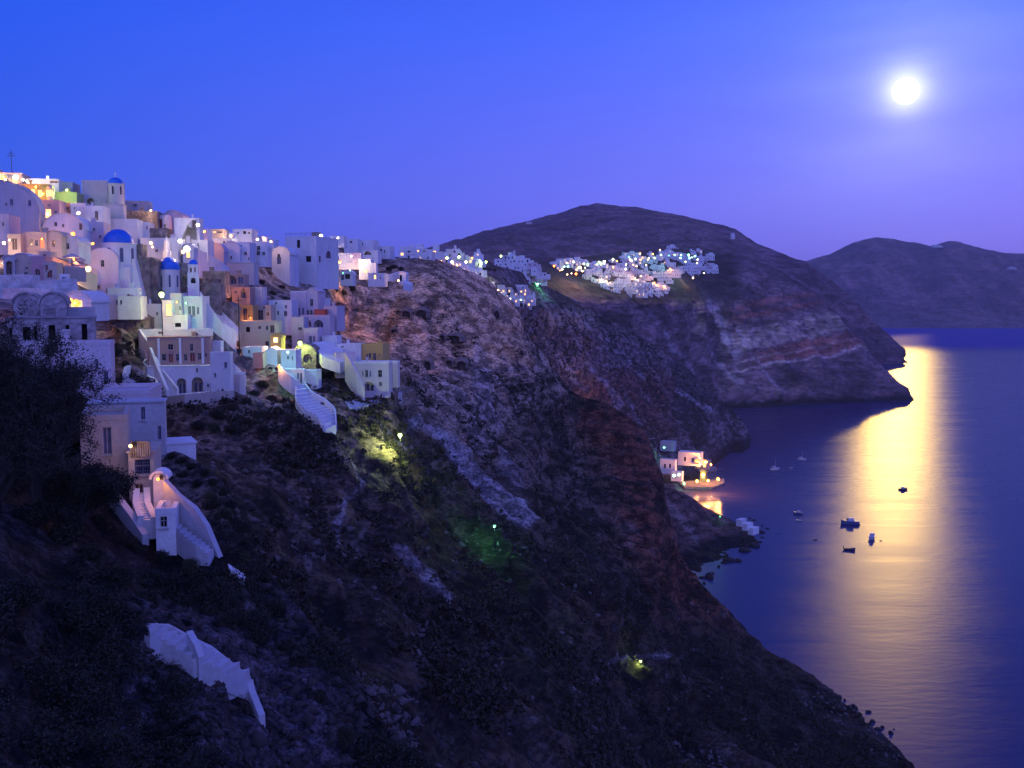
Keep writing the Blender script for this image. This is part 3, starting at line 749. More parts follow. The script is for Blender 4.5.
    if rail:
        mb = MB(); zr = z1 + 1.0
        for a in np.linspace(.1, W-.1, max(3, int(W/1.4))): mb.tube([pt(a, .12, z1), pt(a, .12, zr)], .03, 4)
        mb.tube([pt(.1,.12,zr), pt(W-.1,.12,zr)], .035, 4); mb.tube([pt(.1,.12,zr-.45), pt(W-.1,.12,zr-.45)], .025, 4)
        mb.build('railing', M['metal'], root)
    for h in hf: opening(root, Ol, u, *h, rec, near)
    for h in hs: opening(root, Bl, v, *h, rec, near)
    ALLT.append(root)
    return dict(root=root, D=D, B=B, u=u, v=v, W=W, depth=depth, zt=zt, O=O, Pf=Pf)

def wallstrip(name, label, cat, pts, hgt, th=.35, col='white', base=1.5, group=None, S=None, raise_=0.0):
    """free-standing wall along points on the slope: (px, py[, D]) is the foot of the wall"""
    W3 = [P(p[0], p[1], (min(p[2], gD(p[0], p[1]) - .3) if p[2] > 110 else p[2]) if len(p) > 2 else gD(p[0], p[1], S) - .5) for p in pts]
    o = W3[len(W3)//2].copy(); mb = MB(); n = len(W3); hs = hgt if hasattr(hgt, '__len__') else [hgt]*n
    L_, R_ = [], []
    for i, p in enumerate(W3):
        d = (W3[min(i+1, n-1)] - W3[max(i-1, 0)]); d.z = 0; d.normalize(); s = Vector((d.y, -d.x, 0))*th/2
        L_.append(p - s - o); R_.append(p + s - o)
    for i in range(n-1):
        bz = Vector((0,0,base))
        def up(q, h): return q + Vector((0,0,h + raise_))
        mb.hexa([L_[i]-bz, L_[i+1]-bz, R_[i+1]-bz, R_[i]-bz], [up(L_[i],hs[i]), up(L_[i+1],hs[i+1]), up(R_[i+1],hs[i+1]), up(R_[i],hs[i])])
    ob = mb.build(name, M[col], None, recalc=True, loc=o); tag(ob, label, cat, group); ALLT.append(ob); return ob

def patch(name, label, cat, poly, lift=.4, skirt=2.5, col='white', Ds=None, group=None, S=None, kind=None):
    """paved terrace lying on the slope"""
    pts = [P(x, y, ((min(Ds[i], gD(x, y)*.998) if Ds[i] > 110 else Ds[i]) if Ds else gD(x, y, S)*.996)) + Vector((0,0,lift)) for i, (x, y) in enumerate(poly)]
    o = sum(pts, Vector())/len(pts); mb = MB(); n = len(pts)
    tri = tessellate_polygon([[Vector((x, -y, 0)) for x, y in poly]])
    q = [p - o for p in pts]
    mb.add(q + [p - Vector((0,0,skirt)) for p in q], [tuple(t) for t in tri] + [(i, (i+1) % n, n+(i+1) % n, n+i) for i in range(n)])
    ob = mb.build(name, M[col], None, recalc=False, loc=o); tag(ob, label, cat, group, kind); ALLT.append(ob); return ob

def stairs(name, label, left, right, n, col='white', S=None, walls=True, Dl=None, Dr=None, group=None, wallh=.8):
    """steps between two edges, with a low wall each side"""
    def rs(pl, Dd):
        q = [P(x, y, ((min(Dd[i], gD(x, y)*.996) if Dd[i] > 110 else Dd[i]) if Dd else gD(x, y, S)*.995)) for i, (x, y) in enumerate(pl)]
        t = np.linspace(0, len(q)-1, n+1); out = []
        for s in t:
            i = min(int(s), len(q)-2); f = s-i; out.append(q[i]*(1-f) + q[i+1]*f)
        return out
    A, Bq = rs(left, Dl), rs(right, Dr); o = (A[0]+Bq[0])/2; root = empty(name, o); tag(root, label, 'stairs', group)
    A = [a-o+Vector((0,0,.3)) for a in A]; Bq = [b-o+Vector((0,0,.3)) for b in Bq]
    mb = MB()
    for i in range(n):
        z = max(A[i].z, Bq[i].z, A[i+1].z, Bq[i+1].z); lo = min(A[i].z, Bq[i].z, A[i+1].z, Bq[i+1].z) - 1
        za = (A[i].z+Bq[i].z)/2
        q = [A[i], Bq[i], Bq[i+1], A[i+1]]
        mb.hexa([(p.x, p.y, lo) for p in q], [(p.x, p.y, za) for p in q])
    mb.build('steps', M[col], root, recalc=True)
    if walls:
        for E, sg in ((A, -1), (Bq, 1)):
            mb = MB()
            for i in range(n):
                d = (E[i+1]-E[i]); d.z = 0
                if d.length < 1e-4: continue
                d.normalize(); s = Vector((d.y, -d.x, 0))*.18
                a, b_ = E[i], E[i+1]
                mb.hexa([a-s-Vector((0,0,1)), b_-s-Vector((0,0,1)), b_+s-Vector((0,0,1)), a+s-Vector((0,0,1))], [a-s+Vector((0,0,wallh)), b_-s+Vector((0,0,wallh)), b_+s+Vector((0,0,wallh)), a+s+Vector((0,0,wallh))])
            mb.build('side_wall', M[col], root, recalc=True)
    ALLT.append(root); return root

LR = .72; LP = 3.1
_lm = {}
def point(parent, off, col, power, rad):
    k = (tuple(round(c, 3) for c in col), round(power, 2), rad)
    if k not in _lm:
        ld = bpy.data.lights.new('bulb', 'POINT'); ld.color = col; ld.energy = power; ld.shadow_soft_size = rad; _lm[k] = ld
    o = bpy.data.objects.new('bulb', _lm[k]); link(o, parent); o.location = off; return o

def lamp(label, px, py, D, hue='warm', power=300, r=.35, cat='lamp', pole=0, group=None, light=True, poletop=0, name=None, arm=False):
    """a lit globe; pole>0 makes a street lamp of that height under it (metres)"""
    p = P(px, py, D)
    nm = name or ('street_lamp' if pole else 'wall_lamp')
    root = empty(nm, p - Vector((0,0,pole))); tag(root, label, cat, group)
    mb = MB(); mb.smooth = True
    mb.lathe([(LR*r*math.sin(t), -LR*r*math.cos(t)) for t in [PI*i/10 for i in range(11)]], 14)
    g = mb.build('globe', EM[hue], root); g.location = (0, 0, pole)
    mb = MB()
    if pole:
        mb.tube([(0,0,-1.5), (0,0,pole*.5), (0,0,pole + poletop)], [.11, .08, .06], 7)
        mb.build('pole', M['metal'], root)
        mb = MB(); mb.lathe([(.0, pole+r+.15), (r*.9, pole+r*.75), (r*.95, pole+r*.7), (.0, pole+r*1.0)], 12); mb.build('shade', M['metal'], root)
    else:
        mb.box(-.04, r*.6, -.04, .04, r+.5, .04); mb.box(-.1, r+.4, -.15, .1, r+.5, .15); mb.build('bracket', M['metal'], root)
    if light: point(root, (0, -(r+.12) if not pole else -.0, (pole - r - .15) if pole else -.1), LC[hue], power*LP, .25)
    ALLT.append(root); return root

def dome(parent, cx, cy, z, r, h, mat, nm='dome', n=28, cross=True):
    mb = MB(); mb.smooth = True
    mb.lathe([(r*math.cos(q), z + h*math.sin(q)) for q in [PI/2*i/12 for i in range(13)]], n, cx, cy)
    d = mb.build(nm, mat, parent)
    if cross:
        mb = MB(); mb.lathe([(.16, z+h-.03), (.14, z+h+.35), (0, z+h+.4)], 8, cx, cy); mb.box(cx-.05, cy-.05, z+h+.3, cx+.05, cy+.05, z+h+1.2); mb.box(cx-.28, cy-.045, z+h+.8, cx+.28, cy+.045, z+h+.9)
        mb.build('cross', M['white'], d)
    return d

def drum(parent, cx, cy, z0, z1, r, mat, nwin=8, wt='glass', wh=(.25, .75), corn=True, ww=.11):
    mb = MB(); mb.smooth = False
    prof = [(r, z0), (r, z1-.25), (r+.15, z1-.22), (r+.15, z1), (r-.1, z1)] if corn else [(r, z0), (r, z1), (0, z1)]
    mb.lathe(prof, 32, cx, cy); d = mb.build('drum', mat, parent)
    for k in range(nwin):
        t = 2*PI*(k+.5)/nwin; w = r*ww*2; a = z0 + (z1-z0)*wh[0]; b_ = z0 + (z1-z0)*wh[1]
        nx, ny = math.cos(t), math.sin(t); tx, ty = -ny, nx
        sh = shape('a', -w/2, a, w/2, b_); mb = MB(); m = len(sh)
        f = lambda q, z, o_: (cx + nx*(r+o_) + tx*q, cy + ny*(r+o_) + ty*q, z)
        mb.add([f(q, z, .03) for q, z in sh] + [f(q, z, -.2) for q, z in sh], [tuple(range(m))] + [(i, m+i, m+(i+1) % m, (i+1) % m) for i in range(m)])
        mb.build('window', M[wt], d)
    return d
# ------------------------------------------------------------------ the town on the cliff, top left to right
def Wn(*a): return list(a)
# skyline row
H('low flat restaurant house with a glowing orange front at the far left of the skyline', 'house', -30, 22, 173, 186, col='cream', D=238, win=[('l',2,176,7,183),('l',12,177,17,184),('l',-8,175,-3,182)], depth=8)
H('long low terrace building washed in yellow light below the pink parapet house', 'house', 18, 49, 184, 200, col='ochre', D=228, depth=5, win=[('l',22,187,27,192),('l',31,189,35,195),('l',38,190,42,197)])  # ochre plaster stands in for the yellow lamp light on this wall
H('flat white house with a red slot window on the skyline, lit pink', 'house', 27, 59, 179, 196, col='white', D=240, depth=8, win=[('r',50,181,58,183)])
H('plain grey block on the skyline between the pink lit house and the tall white block', 'house', 60, 73, 182, 200, col='lilac', D=243, depth=7)
H('small lime green lit house with a blank wall below the grey skyline block', 'house', 56, 77, 192, 206, col='green', D=232, depth=6)
t = empty('lit_kiosk', P(51, 198, 226)); tag(t, 'round kiosk glowing warm yellow beside the lime green lit house', 'kiosk')
mb = MB(); mb.lathe([(.8,-2.5),(.8,1.9),(.95,2.0),(.6,2.5),(0,2.8)], 16); mb.build('shell', M['cream'], t)
mb = MB()
for k in range(5):
    a = -PI/2 + (k-2)*.42; mb.box(math.cos(a)*.83-.12, math.sin(a)*.83-.03, .3, math.cos(a)*.83+.12, math.sin(a)*.83+.03, 1.6)
mb.build('window', EM['litwin'], t)
H('large grey white vaulted hall with two small windows at the left edge of the town', 'house', -45, 40, 181, 236, px2=46, rel=18, D=205, col='lilac', roof='vault', win=[('s',10,199,13,205),('s',28,200,31,206),('w',5,203,7,205)], ext=5)
big = H('tall plain grey white block with an arched doorway on the skyline', 'house', 83, 122, 181, 226, px2=126, rel=10, D=240, col='lilac', win=[('n',87,198,94,206),('w',109,215,112,218)], ext=4)
r_ = big['root']
# chapel on its corner
ch = empty('skyline_chapel', P(116, 197, 238)); tag(ch, 'small round chapel with a blue dome on the skyline, left of the sky gap', 'chapel')
drum(ch, 0, 0, -6.0, 3.0, 1.75, M['lilac'], 6, 'glass', (.72, .93)); dome(ch, 0, 0, 3.0, 1.72, 1.5, M['blue'])
H('sloped lower bastion wall under the corner of the tall skyline block', 'house', 103, 124, 205, 226, px2=127, rel=10, D=231, col='lilac', roof='flat', para=False, depth=4)
H('grey flat house stepping down right of the blue domed skyline chapel', 'house', 126, 149, 201, 222, rel=8, D=250, col='lilac', depth=7, win=[('w',133,204,137,206)])
H('long brown stone house below the grey flat house on the skyline', 'house', 127, 158, 211, 240, rel=10, D=243, col='stone', depth=7, win=[('w',146,226,148,229),('w',139,221,144,223)])
H('rosy house with a lit square window under the yellow terrace', 'house', 41, 60, 200, 222, D=220, col='rose', depth=6, win=[('l',45,209,51,218),('s',47,204,51,206),('s',54,210,57,214)])
H('narrow brownish house between the rosy house and a small white one', 'house', 60, 72, 203, 216, D=225, col='brown', depth=5, win=[('w',65,207,68,210)])
H('small white house with a lamp beside its black window', 'house', 71, 86, 203, 220, D=224, col='white', depth=6, win=[('w',76,211,79,214),('w',74,207,75,209)])
H('white two storey house with a narrow door below the grey arched block', 'house', 85, 104, 206, 228, D=223, col='white', depth=6, win=[('d',95,211,98,220),('w',88,206,90,208)])
H('wide blue white vaulted house with a dark door left of the fire terrace', 'house', 44, 84, 214, 242, D=213, col='white', roof='vault', depth=9, win=[('w',62,224,64,227),('d',79,223,82,230),('w',54,222,57,226)])
H('pink plaster house beside the wide blue white vault', 'house', 82, 104, 222, 246, D=214, col='pink', depth=6, win=[('w',99,235,101,238),('w',93,228,95,231)])
H('big plain white block with a parapet right behind the large blue dome', 'house', 103, 138, 219, 250, rel=12, D=236, col='white', depth=6, win=[('w',106,221,109,223),('s',118,219,121,221)])
H('narrow white house with a small slot window right of the parapet block', 'house', 138, 149, 222, 250, D=238, col='white', depth=6, win=[('w',146,226,148,229),('r',139,222,143,224)])
H('white house with one dark red shuttered window on the skyline', 'house', 150, 169, 215, 238, D=246, col='white', depth=7, win=[('r',156,219,162,228)], px2=172)
H('small brown stone annexe under the red shuttered window', 'house', 150, 167, 228, 244, D=238, col='stone', depth=5)
H('round topped pink lit vault on the skyline right of the red shutter', 'house', 163, 183, 211, 236, D=250, col='pink', roof='vault', depth=8)
H('white cubic house with two windows and a bright lamp on its corner', 'house', 175, 200, 218, 250, px2=204, D=240, col='white', depth=8, win=[('w',189,222,192,227),('d',192,220,196,228),('d',186,236,190,243)])
H('long white terrace house under the pink lit skyline vault', 'house', 141, 178, 238, 262, D=230, col='white', depth=7, win=[('w',155,249,158,252),('s',168,245,170,249)])
t = empty('bell_turret', P(167, 252, 228)); tag(t, 'slim white pointed turret standing on the long white terrace house', 'turret')
mb = MB(); mb.lathe([(.95,-5),(.95,.2),(.7,.3),(.62,2.4),(.5,2.6),(0,3.6)], 12); mb.build('shaft', M['white'], t)
H('small white vault lit yellow by a lamp beside the bell tower', 'house', 183, 194, 244, 262, D=232, col='white', roof='vault', depth=4, win=[('l',186,252,190,258)])
H('low white house behind the lit yellow vault', 'house', 192, 208, 240, 256, D=240, col='white', depth=6, win=[('w',197,243,200,247)])
H('tiny white house with two openings on the skyline beside an orange lamp', 'house', 196, 208, 229, 243, D=258, col='white', depth=5, win=[('r',201,232,203,236),('w',198,233,200,236)])
H('low cream house with a strip window glowing on the skyline', 'house', 210, 224, 229, 242, D=275, col='cream', depth=6, win=[('l',213,231,216,233),('w',217,231,222,233)])
H('flat white skyline shed between two brightly lit houses', 'house', 224, 234, 233, 244, D=280, col='white', depth=5)
H('bright cream two storey house with small windows on the skyline', 'house', 233, 252, 229, 247, px2=258, rel=18, D=283, col='white', win=[('w',243,231,246,234),('w',248,232,250,234),('s',237,232,239,234)])
H('low white wall house with chimneys between the bright cream house and the great white house', 'house', 256, 274, 239, 256, D=300, col='white', depth=6, win=[('w',261,242,263,245)], chim=[268])
# fire-lit restaurants
H('low restaurant terrace house under orange lights beside the blue white vault', 'restaurant', 62, 80, 229, 243, D=209, col='rose', depth=4, win=[('L',69,230,74,236)])
H('plain lavender terrace wall house left of the large blue dome', 'house', 77, 105, 243, 262, D=224, col='pink', depth=5, win=[('w',85,241,87,243)])
# second terrace row, far left
H('pinkish house cut by the left edge of the picture', 'house', -30, 10, 214, 250, D=190, col='pink', depth=8, win=[('w',2,222,4,226)])
H('cream porch house with one tall dark door at the far left', 'house', 8, 21, 234, 254, D=184, col='cream', depth=5, win=[('d',12,238,17,250)])
H('cream flat house with two dark windows and a red lit door', 'house', 21, 47, 232, 256, D=187, col='cream', depth=6, win=[('w',30,239,33,245),('w',35,240,38,246),('L',40,239,44,248)])
H('cream vaulted house with one narrow window right of the red lit door', 'house', 46, 62, 231, 254, D=188, col='cream', roof='vault', depth=9, win=[('w',52,240,55,247)])
H('small bright blue white vault with a single dark window', 'house', 61, 79, 236, 256, D=192, col='white', roof='vault', depth=9, win=[('w',66,243,69,249)])
H('cream hut with one dark doorway above the beige ramp', 'house', 39, 51, 251, 264, D=176, col='cream', depth=4, win=[('d',43,254,46,261)])
H('cream vault with a low white roof under the tall porch door', 'house', 12, 33, 254, 280, D=170, col='cream', roof='vault', depth=8, win=[('w',25,267,28,269),('w',24,272,28,276)], roofcol='white')
H('rose washed house wall with an arched door and a crooked red gate', 'house', 32, 45, 256, 281, D=168, col='rose', depth=5, win=[('A',35,269,40,277)])
H('cream stair house with two narrow red doors below the dark doorway hut', 'house', 44, 57, 262, 282, D=167, col='cream', depth=4, win=[('r',45,264,48,272),('r',47,270,52,278)])
H('grey stone house with a dark round vault mouth at the left edge', 'house', 4, 15, 256, 276, D=165, col='lilac', roof='vault', depth=5, win=[('n',6,261,13,275)])
wallstrip('ramp_wall', 'long beige ramp wall sloping down below the restaurant parasols', 'wall', [(50,268,172),(65,273,178),(80,280,186),(96,289,195)], [2.0,2.0,2.4,2.6], .5, 'cream', base=1.2)
H('white doorway kiosk with a grey door on the pebbled terraces', 'house', 60, 67, 274, 287, D=160, col='white', depth=2, win=[('s',62,276,66,284)])
gp = 'whitewashed terrace walls at the left of the town'
for i, (pts, hg, lb) in enumerate([([(2,284,158),(20,283,158),(38,284,160)], 2.2, 'upper pebbled white terrace wall at the left edge'), ([(34,290,157),(55,289,158),(76,291,160)], 2.4, 'white terrace wall in front of the doorway kiosk'),
        ([(0,298,152),(24,297,152),(52,298,154)], 2.2, 'lower rough white terrace wall above the grey domes'), ([(48,302,148),(70,300,150),(84,304,152)], 1.6, 'short white parapet above the fire lit balcony'), ([(66,283,160),(73,284,162),(76,291,162)], 1.2, 'white curving stub of wall right of the doorway kiosk')]):
    wallstrip('terrace_wall', lb, 'wall', pts, hg*.62, 1.6, 'whitestone', base=1.6, group=gp)
H('small white vault with a fire lit opening above the ruined stone house', 'house', 66, 91, 292, 312, D=140, col='white', roof='vault', depth=6, win=[('l',70,300,82,308)], rel=24)

# parasols
def parasol(label, px, py, D, rr):
    p = P(px, py, D); root = empty('parasol', p - Vector((0,0,2.6))); tag(root, label, 'parasol', 'canvas parasols of the cliff restaurant')
    mb = MB(); n = 8
    mb.lathe([(0, 2.9), (rr*.5, 2.6), (rr, 2.2), (rr, 2.05)], n); mb.build('canopy', M['cloth'], root)
    mb = MB(); mb.tube([(0,0,-1), (0,0,2.9)], .05, 6); mb.build('pole', M['woodpole'], root); ALLT.append(root)
parasol('broad pale parasol over the restaurant tables, topmost of three', 71.5, 255, 176, 1.6); parasol('pale parasol right of the broad one, shading lit tables', 79, 258, 179, 1.2); parasol('small parasol at the lower edge of the restaurant terrace', 76, 263, 175, 1.0)
def table(label, px, py, D):
    p = P(px, py, D); root = empty('cafe_table', p - Vector((0,0,.75))); tag(root, label, 'table', 'tables under the restaurant parasols')
    mb = MB(); mb.lathe([(0,.72),(.45,.72),(.45,.76),(0,.76)], 12); mb.build('tabletop', M['cloth'], root)
    mb = MB(); mb.tube([(0,0,-.5),(0,0,.72)], .05, 6); mb.build('leg', M['metal'], root); ALLT.append(root)
table('little round table below the broad parasol', 72, 262, 174); table('little round table below the right parasol', 78, 263.5, 176)
patch('restaurant_terrace', 'paved restaurant terrace under the parasols', 'terrace', [(62,262),(84,262),(86,268),(64,267)], lift=.1, Ds=[180,182,174,172], col='cream')

# ------------------------------------------------ church with the large blue dome
def church_big():
    c = P(119, 262, min(221, gD(110, 284) - 1)); root = empty('blue_domed_church', c); tag(root, 'white church under the largest bright blue dome, with arched drum windows', 'church')
    R = 16.3*221/F
    drum(root, 0, 0, -1.2, 3.9, R, M['white'], 9, 'shut', (.22, .80), ww=.10)
    d = dome(root, 0, 0, 3.9, R*.86, 3.0, M['blue'])
    mb = MB(); mb.box(-R*.98, -R*.98, -12, R*.98, R*.98, -1.2); mb.build('base', M['white'], root)
    # vaulted nave towards the viewer
    th = math.radians(8); u = Vector((math.cos(th), math.sin(th), 0)); v = Vector((-u.y, u.x, 0))
    def vault(name, cx, w, d0, d1, zs, rise, zb, wins):
        mb = MB(); arc = [(w/2*math.cos(q), zs + rise*math.sin(q)) for q in [PI*i/16 for i in range(17)]]
        outl = [(-w/2, zb), (w/2, zb)] + arc
        O = u*cx + v*d0
        facade(mb, O, u, outl, [shape('a', *h) for h in wins], .25)
        k = len(outl); a = [O + u*x + Vector((0,0,z)) for x, z in outl]; b = [p + v*(d1-d0) for p in a]
        mb.add(a + b, [(i, (i+1) % k, k+(i+1) % k, k+i) for i in range(k)])
        o = mb.build(name, M['white'], root, recalc=False)
        for h in wins: opening(root, O, u, 'a', *h, .25, True)
    vault('nave', -2.0, 6.2, -5.5, 3.5, .1, 2.6, -12, [(-.35,-1.2,.35,.2)])
    vault('lower_nave', -4.2, 3.2, -6.6, 0, -2.6, 1.3, -12, [(-.3,-4.2,.3,-3.0)])
    # sloping buttress wall on the right
    mb = MB(); a = u*3.1 - v*2
    q = [a, a+u*1.3, a+u*1.3+v*5, a+v*5]
    mb.hexa([p + u*(1.6 if i in (1,2) else 0) + Vector((0,0,-12)) for i, p in enumerate(q)], [p + u*(-.8 if i in (1,2) else 0) + Vector((0,0,.6)) for i, p in enumerate(q)])
    mb.build('buttress', M['white'], root, recalc=True); ALLT.append(root)
church_big()
def church_small():
    c = P(169, 283, min(222, gD(169, 288) + 1)); root = empty('blue_domed_chapel', c); tag(root, 'white chapel with the second blue dome, right of the brown stone wall', 'chapel')
    R = 10.6*222/F
    drum(root, 0, 0, -9, 2.9, R, M['white'], 8, 'shut', (.68, .90), corn=False, ww=.09)
    dome(root, 0, 0, 2.9, R*1.03, 2.75, M['blue']); ALLT.append(root)
church_small()
def belltower():
    D = min(219, gD(194, 302)); c = P(194, 300, D); root = empty('bell_tower', c); tag(root, 'slender white bell tower with a tiny blue dome and arched openings', 'bell tower')
    s = D/F; w = 5.3*s; mb = MB(); th = math.radians(14)
    mb2 = []
    z1 = 26*s; 
    for ang in range(4):
        q = th + ang*PI/2; u = Vector((math.cos(q), math.sin(q), 0)); v = Vector((-u.y, u.x, 0))
        O = -u*w - v*w
        facade(mb, O, u, [(0,-6),(2*w,-6),(2*w,z1),(0,z1)], [shape('a', w*.55, 16.5*s, w*1.45, 22*s)], .45)
        facade(mb, O*.86, u, [(0,z1),(1.72*w,z1),(1.72*w,z1+8*s),(0,z1+8*s)], [shape('a', w*.28, z1+1.5*s, w*.68, z1+6.5*s), shape('a', w*1.04, z1+1.5*s, w*1.44, z1+6.5*s)], .3)
    mb.build('shaft', M['white'], root)
    mb = MB()
    for z, k in ((z1, 1.06), (z1+8*s, .95), (13*s, 1.05)):
        a = [Vector((math.cos(th+PI/4+i*PI/2), math.sin(th+PI/4+i*PI/2), 0))*w*1.414*k for i in range(4)]
        mb.hexa([p + Vector((0,0,z)) for p in a], [p + Vector((0,0,z+.22)) for p in a])
    mb.build('cornice', M['white'], root)
    dome(root, 0, 0, z1+8*s+.2, 4.6*s, 5.2*s, M['blue'])
    mb = MB(); mb.lathe([(0,18.2*s),(.16,18.2*s),(.32,17.0*s),(0,17.0*s)][::-1], 10); mb.build('bell', M['metal'], root); ALLT.append(root)
belltower()
H('pale stone bell wall with an arch between the chapel and the tower', 'house', 180, 188, 263, 300, D=225, col='stone', depth=2.5, win=[('n',182,276,187,283),('w',185,272,187,275)])
H('tall brown stone wall house with a ragged gable left of the chapel', 'house', 139, 151, 257, 304, D=221, col='stone', depth=6, roof='gable', win=[('d',141,288,144,297),('w',148,286,150,288)])
H('second brown stone house with a pointed gable and small red door', 'house', 147, 159, 258, 304, D=219, col='stone', depth=5, roof='gable', win=[('r',148,290,152,297)])
H('narrow brown buttress house against the big church', 'house', 135, 143, 244, 300, D=224, col='stone', depth=5)
H('low white house with round headed end under the big church, leftmost', 'house', 91, 116, 283, 309, D=207, col='white', depth=7, win=[('w',97,285,100,289),('d',106,288,109,294),('w',100,280,102,283)])
H('white house with a tall narrow dark window under the big church', 'house', 108, 140, 288, 313, px2=143, rel=14, D=203, col='white', depth=7, win=[('d',127,294,130,303),('w',116,300,121,305),('w',131,295,133,301)])
H('greenish lit white house wall beside the tall street lamp', 'house', 140, 165, 304, 330, D=210, col='white', depth=6, win=[('w',156,312,158,315)])
H('slim white house with an orange lit arch beside the tall street lamp', 'house', 163, 173, 300, 328, D=206, col='white', depth=5, win=[('l',166,304,171,316)])
H('pink vaulted doorway house between the street lamp and the bell tower', 'house', 171, 182, 293, 325, D=208, col='pink', depth=5, win=[('s',179,306,181,314)])
H('white tower base house with three green lit windows', 'house', 182, 203, 296, 326, D=210, col='white', depth=6, win=[('s',188,306,191,316),('s',192,306,195,316),('s',197,307,199,314)])
H('small white house with an arched door and a dark hatch above the brown mansion', 'house', 165, 188, 315, 333, D=206.5, ext=1.5, col='white', depth=5, win=[('A',167,320,172,330),('o',175,323,181,327)])
H('white walls with a parapet left of the arched door house', 'house', 118, 141, 296, 313, D=201, col='white', depth=5, win=[('w',120,300,122,304)])
# stone bell gable chapel
g = H('small beige stone chapel with a bell gable above the brown mansion', 'chapel', 126, 147, 313, 334, D=204, ext=1, col='stone', roof='gable', depth=6, win=[('w',140,324,143,328)])
mb = MB(); q = Vector(g['O']) + g['u']*(g['W']*.5) - g['root'].location; uu = g['u']
zt = g['zt'] - g['root'].location.z
facade(mb, q - uu*.9, uu, [(0,zt-.8),(1.8,zt-.8),(1.8,zt+1.4),(.9,zt+2.2),(0,zt+1.4)], [shape('a', .45, zt+.1, 1.35, zt+1.3)], .4)
facade(mb, q + uu*.9 - Vector((uu.y,-uu.x,0))*.4, -uu, [(0,zt-.8),(1.8,zt-.8),(1.8,zt+1.4),(.9,zt+2.2),(0,zt+1.4)], [shape('a', .45, zt+.1, 1.35, zt+1.3)], .05)
mb.build('bell_gable', M['stone'], g['root'])

# ------------------------------------------------ brown mansion
BM = H('large mansion with a brown plaster upper floor and two vaulted porches below', 'mansion', 148, 211, 366, 400, px2=215, rel=4, D=199, col='white', win=[
    ('n',177,378,186,394),('n',192,377,203,394),('w',196,368,198,372),('d',212.3,368,214,378),('w',207,384,209,387)], roof='flat', para=False, ext=5)
def mansion_upper():
    up = H('x', 'x', 148, 211, 337, 366, px2=214.5, rel=4, D=199.25, col='brown', para=False, ext=.1, win=[('w',168,344,173,350),('w',190,344,193,351),('w',162,354,166,361),('r',168.5,354,173,363),('w',176,354,179,361),
        ('w',184,354,187,361),('r',190,353,195,362),('w',198,353,201,360),('w',205,353,207,357)])
    r = up['root']; par = BM['root']
    delta = r.location - par.location
    for c in list(r.children):
        c.parent = par; c.location = c.location + delta
        if c.name.startswith('wall'): c.name = 'upper_wall'; c['label'] = 'brown plaster upper wall'
        if c.name.startswith('roof'): c.name = 'upper_roof'
    ALLT.remove(r); bpy.data.objects.remove(r)
    # white pilasters
    O = BM['O'] - par.location; u = BM['u']; n = Vector((u.y, -u.x, 0)); Pf = Plane(up['B'], u)
    for x in (159, 180.5, 203):
        a = Pf.uz(x, 360)[0]; z0 = Pf.uz(x, 364)[1] - par.location.z; z1 = Pf.uz(x, 338)[1] - par.location.z
        c = up['B'] - par.location + u*a
        mb = MB(); q = [c - u*.22 + n*.12, c + u*.22 + n*.12, c + u*.22 - n*.05, c - u*.22 - n*.05]
        mb.hexa([(p.x, p.y, z0) for p in q], [(p.x, p.y, z1) for p in q]); mb.build('pilaster', M['white'], par)
mansion_upper()
H('white parapet house sitting behind the roof of the brown mansion', 'house', 141, 212, 329, 341, D=204, rel=4, col='white', depth=5, win=[('w',195,333,198,337),('d',158,331,163,334)])
wallstrip('flank_wall', 'white stepped flank wall running down the left side of the mansion', 'wall', [(140,345,201),(149,362,198),(158,385,193),(168,398,189)], [3.2,4.0,3.8,1.6], .5, 'white', base=4)
stairs('outer_stairs', 'white outside stairs climbing the left end of the brown mansion', [(143,352),(152,372),(166,396)], [(150,352),(161,374),(178,395)], 22, wallh=1.0, Dl=[200,196,191], Dr=[199,195,190])
wallstrip('curved_terrace', 'low curved white terrace wall left of the mansion', 'wall', [(147,370,197),(136,372,195),(126,377,192),(124,383,189),(132,389,187),(148,393,186),(160,398,186)], [2.2,2.0,1.8,1.5,1.6,1.8,1.2], .5, 'white', base=2)
patch('terrace_floor', 'white terrace floor inside the curved wall left of the mansion', 'terrace', [(146,374),(130,377),(128,383),(136,388),(156,391),(158,380)], lift=.2, Ds=[196,194,189,188,188,193])
patch('forecourt', 'white forecourt at the foot of the brown mansion', 'terrace', [(160,396),(212,391),(222,396),(175,403)], lift=.1, Ds=[193,196,192,187])
wallstrip('retaining_wall', 'cream retaining wall carrying the mansion forecourt', 'wall', [(166,409,187),(185,408,187),(210,404,189),(233,399,192)], [2.2,2.4,2.2,1.6], .6, 'cream', base=3)
H('white annexe with stepped roof on the right end of the mansion', 'house', 211, 231, 352, 393, px2=234, D=200, col='white', depth=7, win=[('s',224,362,227,368),('w',214,373,216,377)], rel=16)
H('small white cube on top of the mansion annexe', 'house', 212, 221, 341, 356, px2=224, D=203, col='white', depth=4, win=[('w',214,352,218,354)])
H('low pinkish lean-to with a white roof at the right of the annexe', 'house', 225, 240, 373, 391, px2=246, D=196, col='pink', depth=4, roofcol='white', rel=20, win=[('r',228,371,232,374)])
wallstrip('wing_wall', 'white wing wall pointing down the slope right of the annexe', 'wall', [(228,366,205),(236,372,205),(246,379,206)], [1.6,1.4,.8], .5, 'white', base=2)
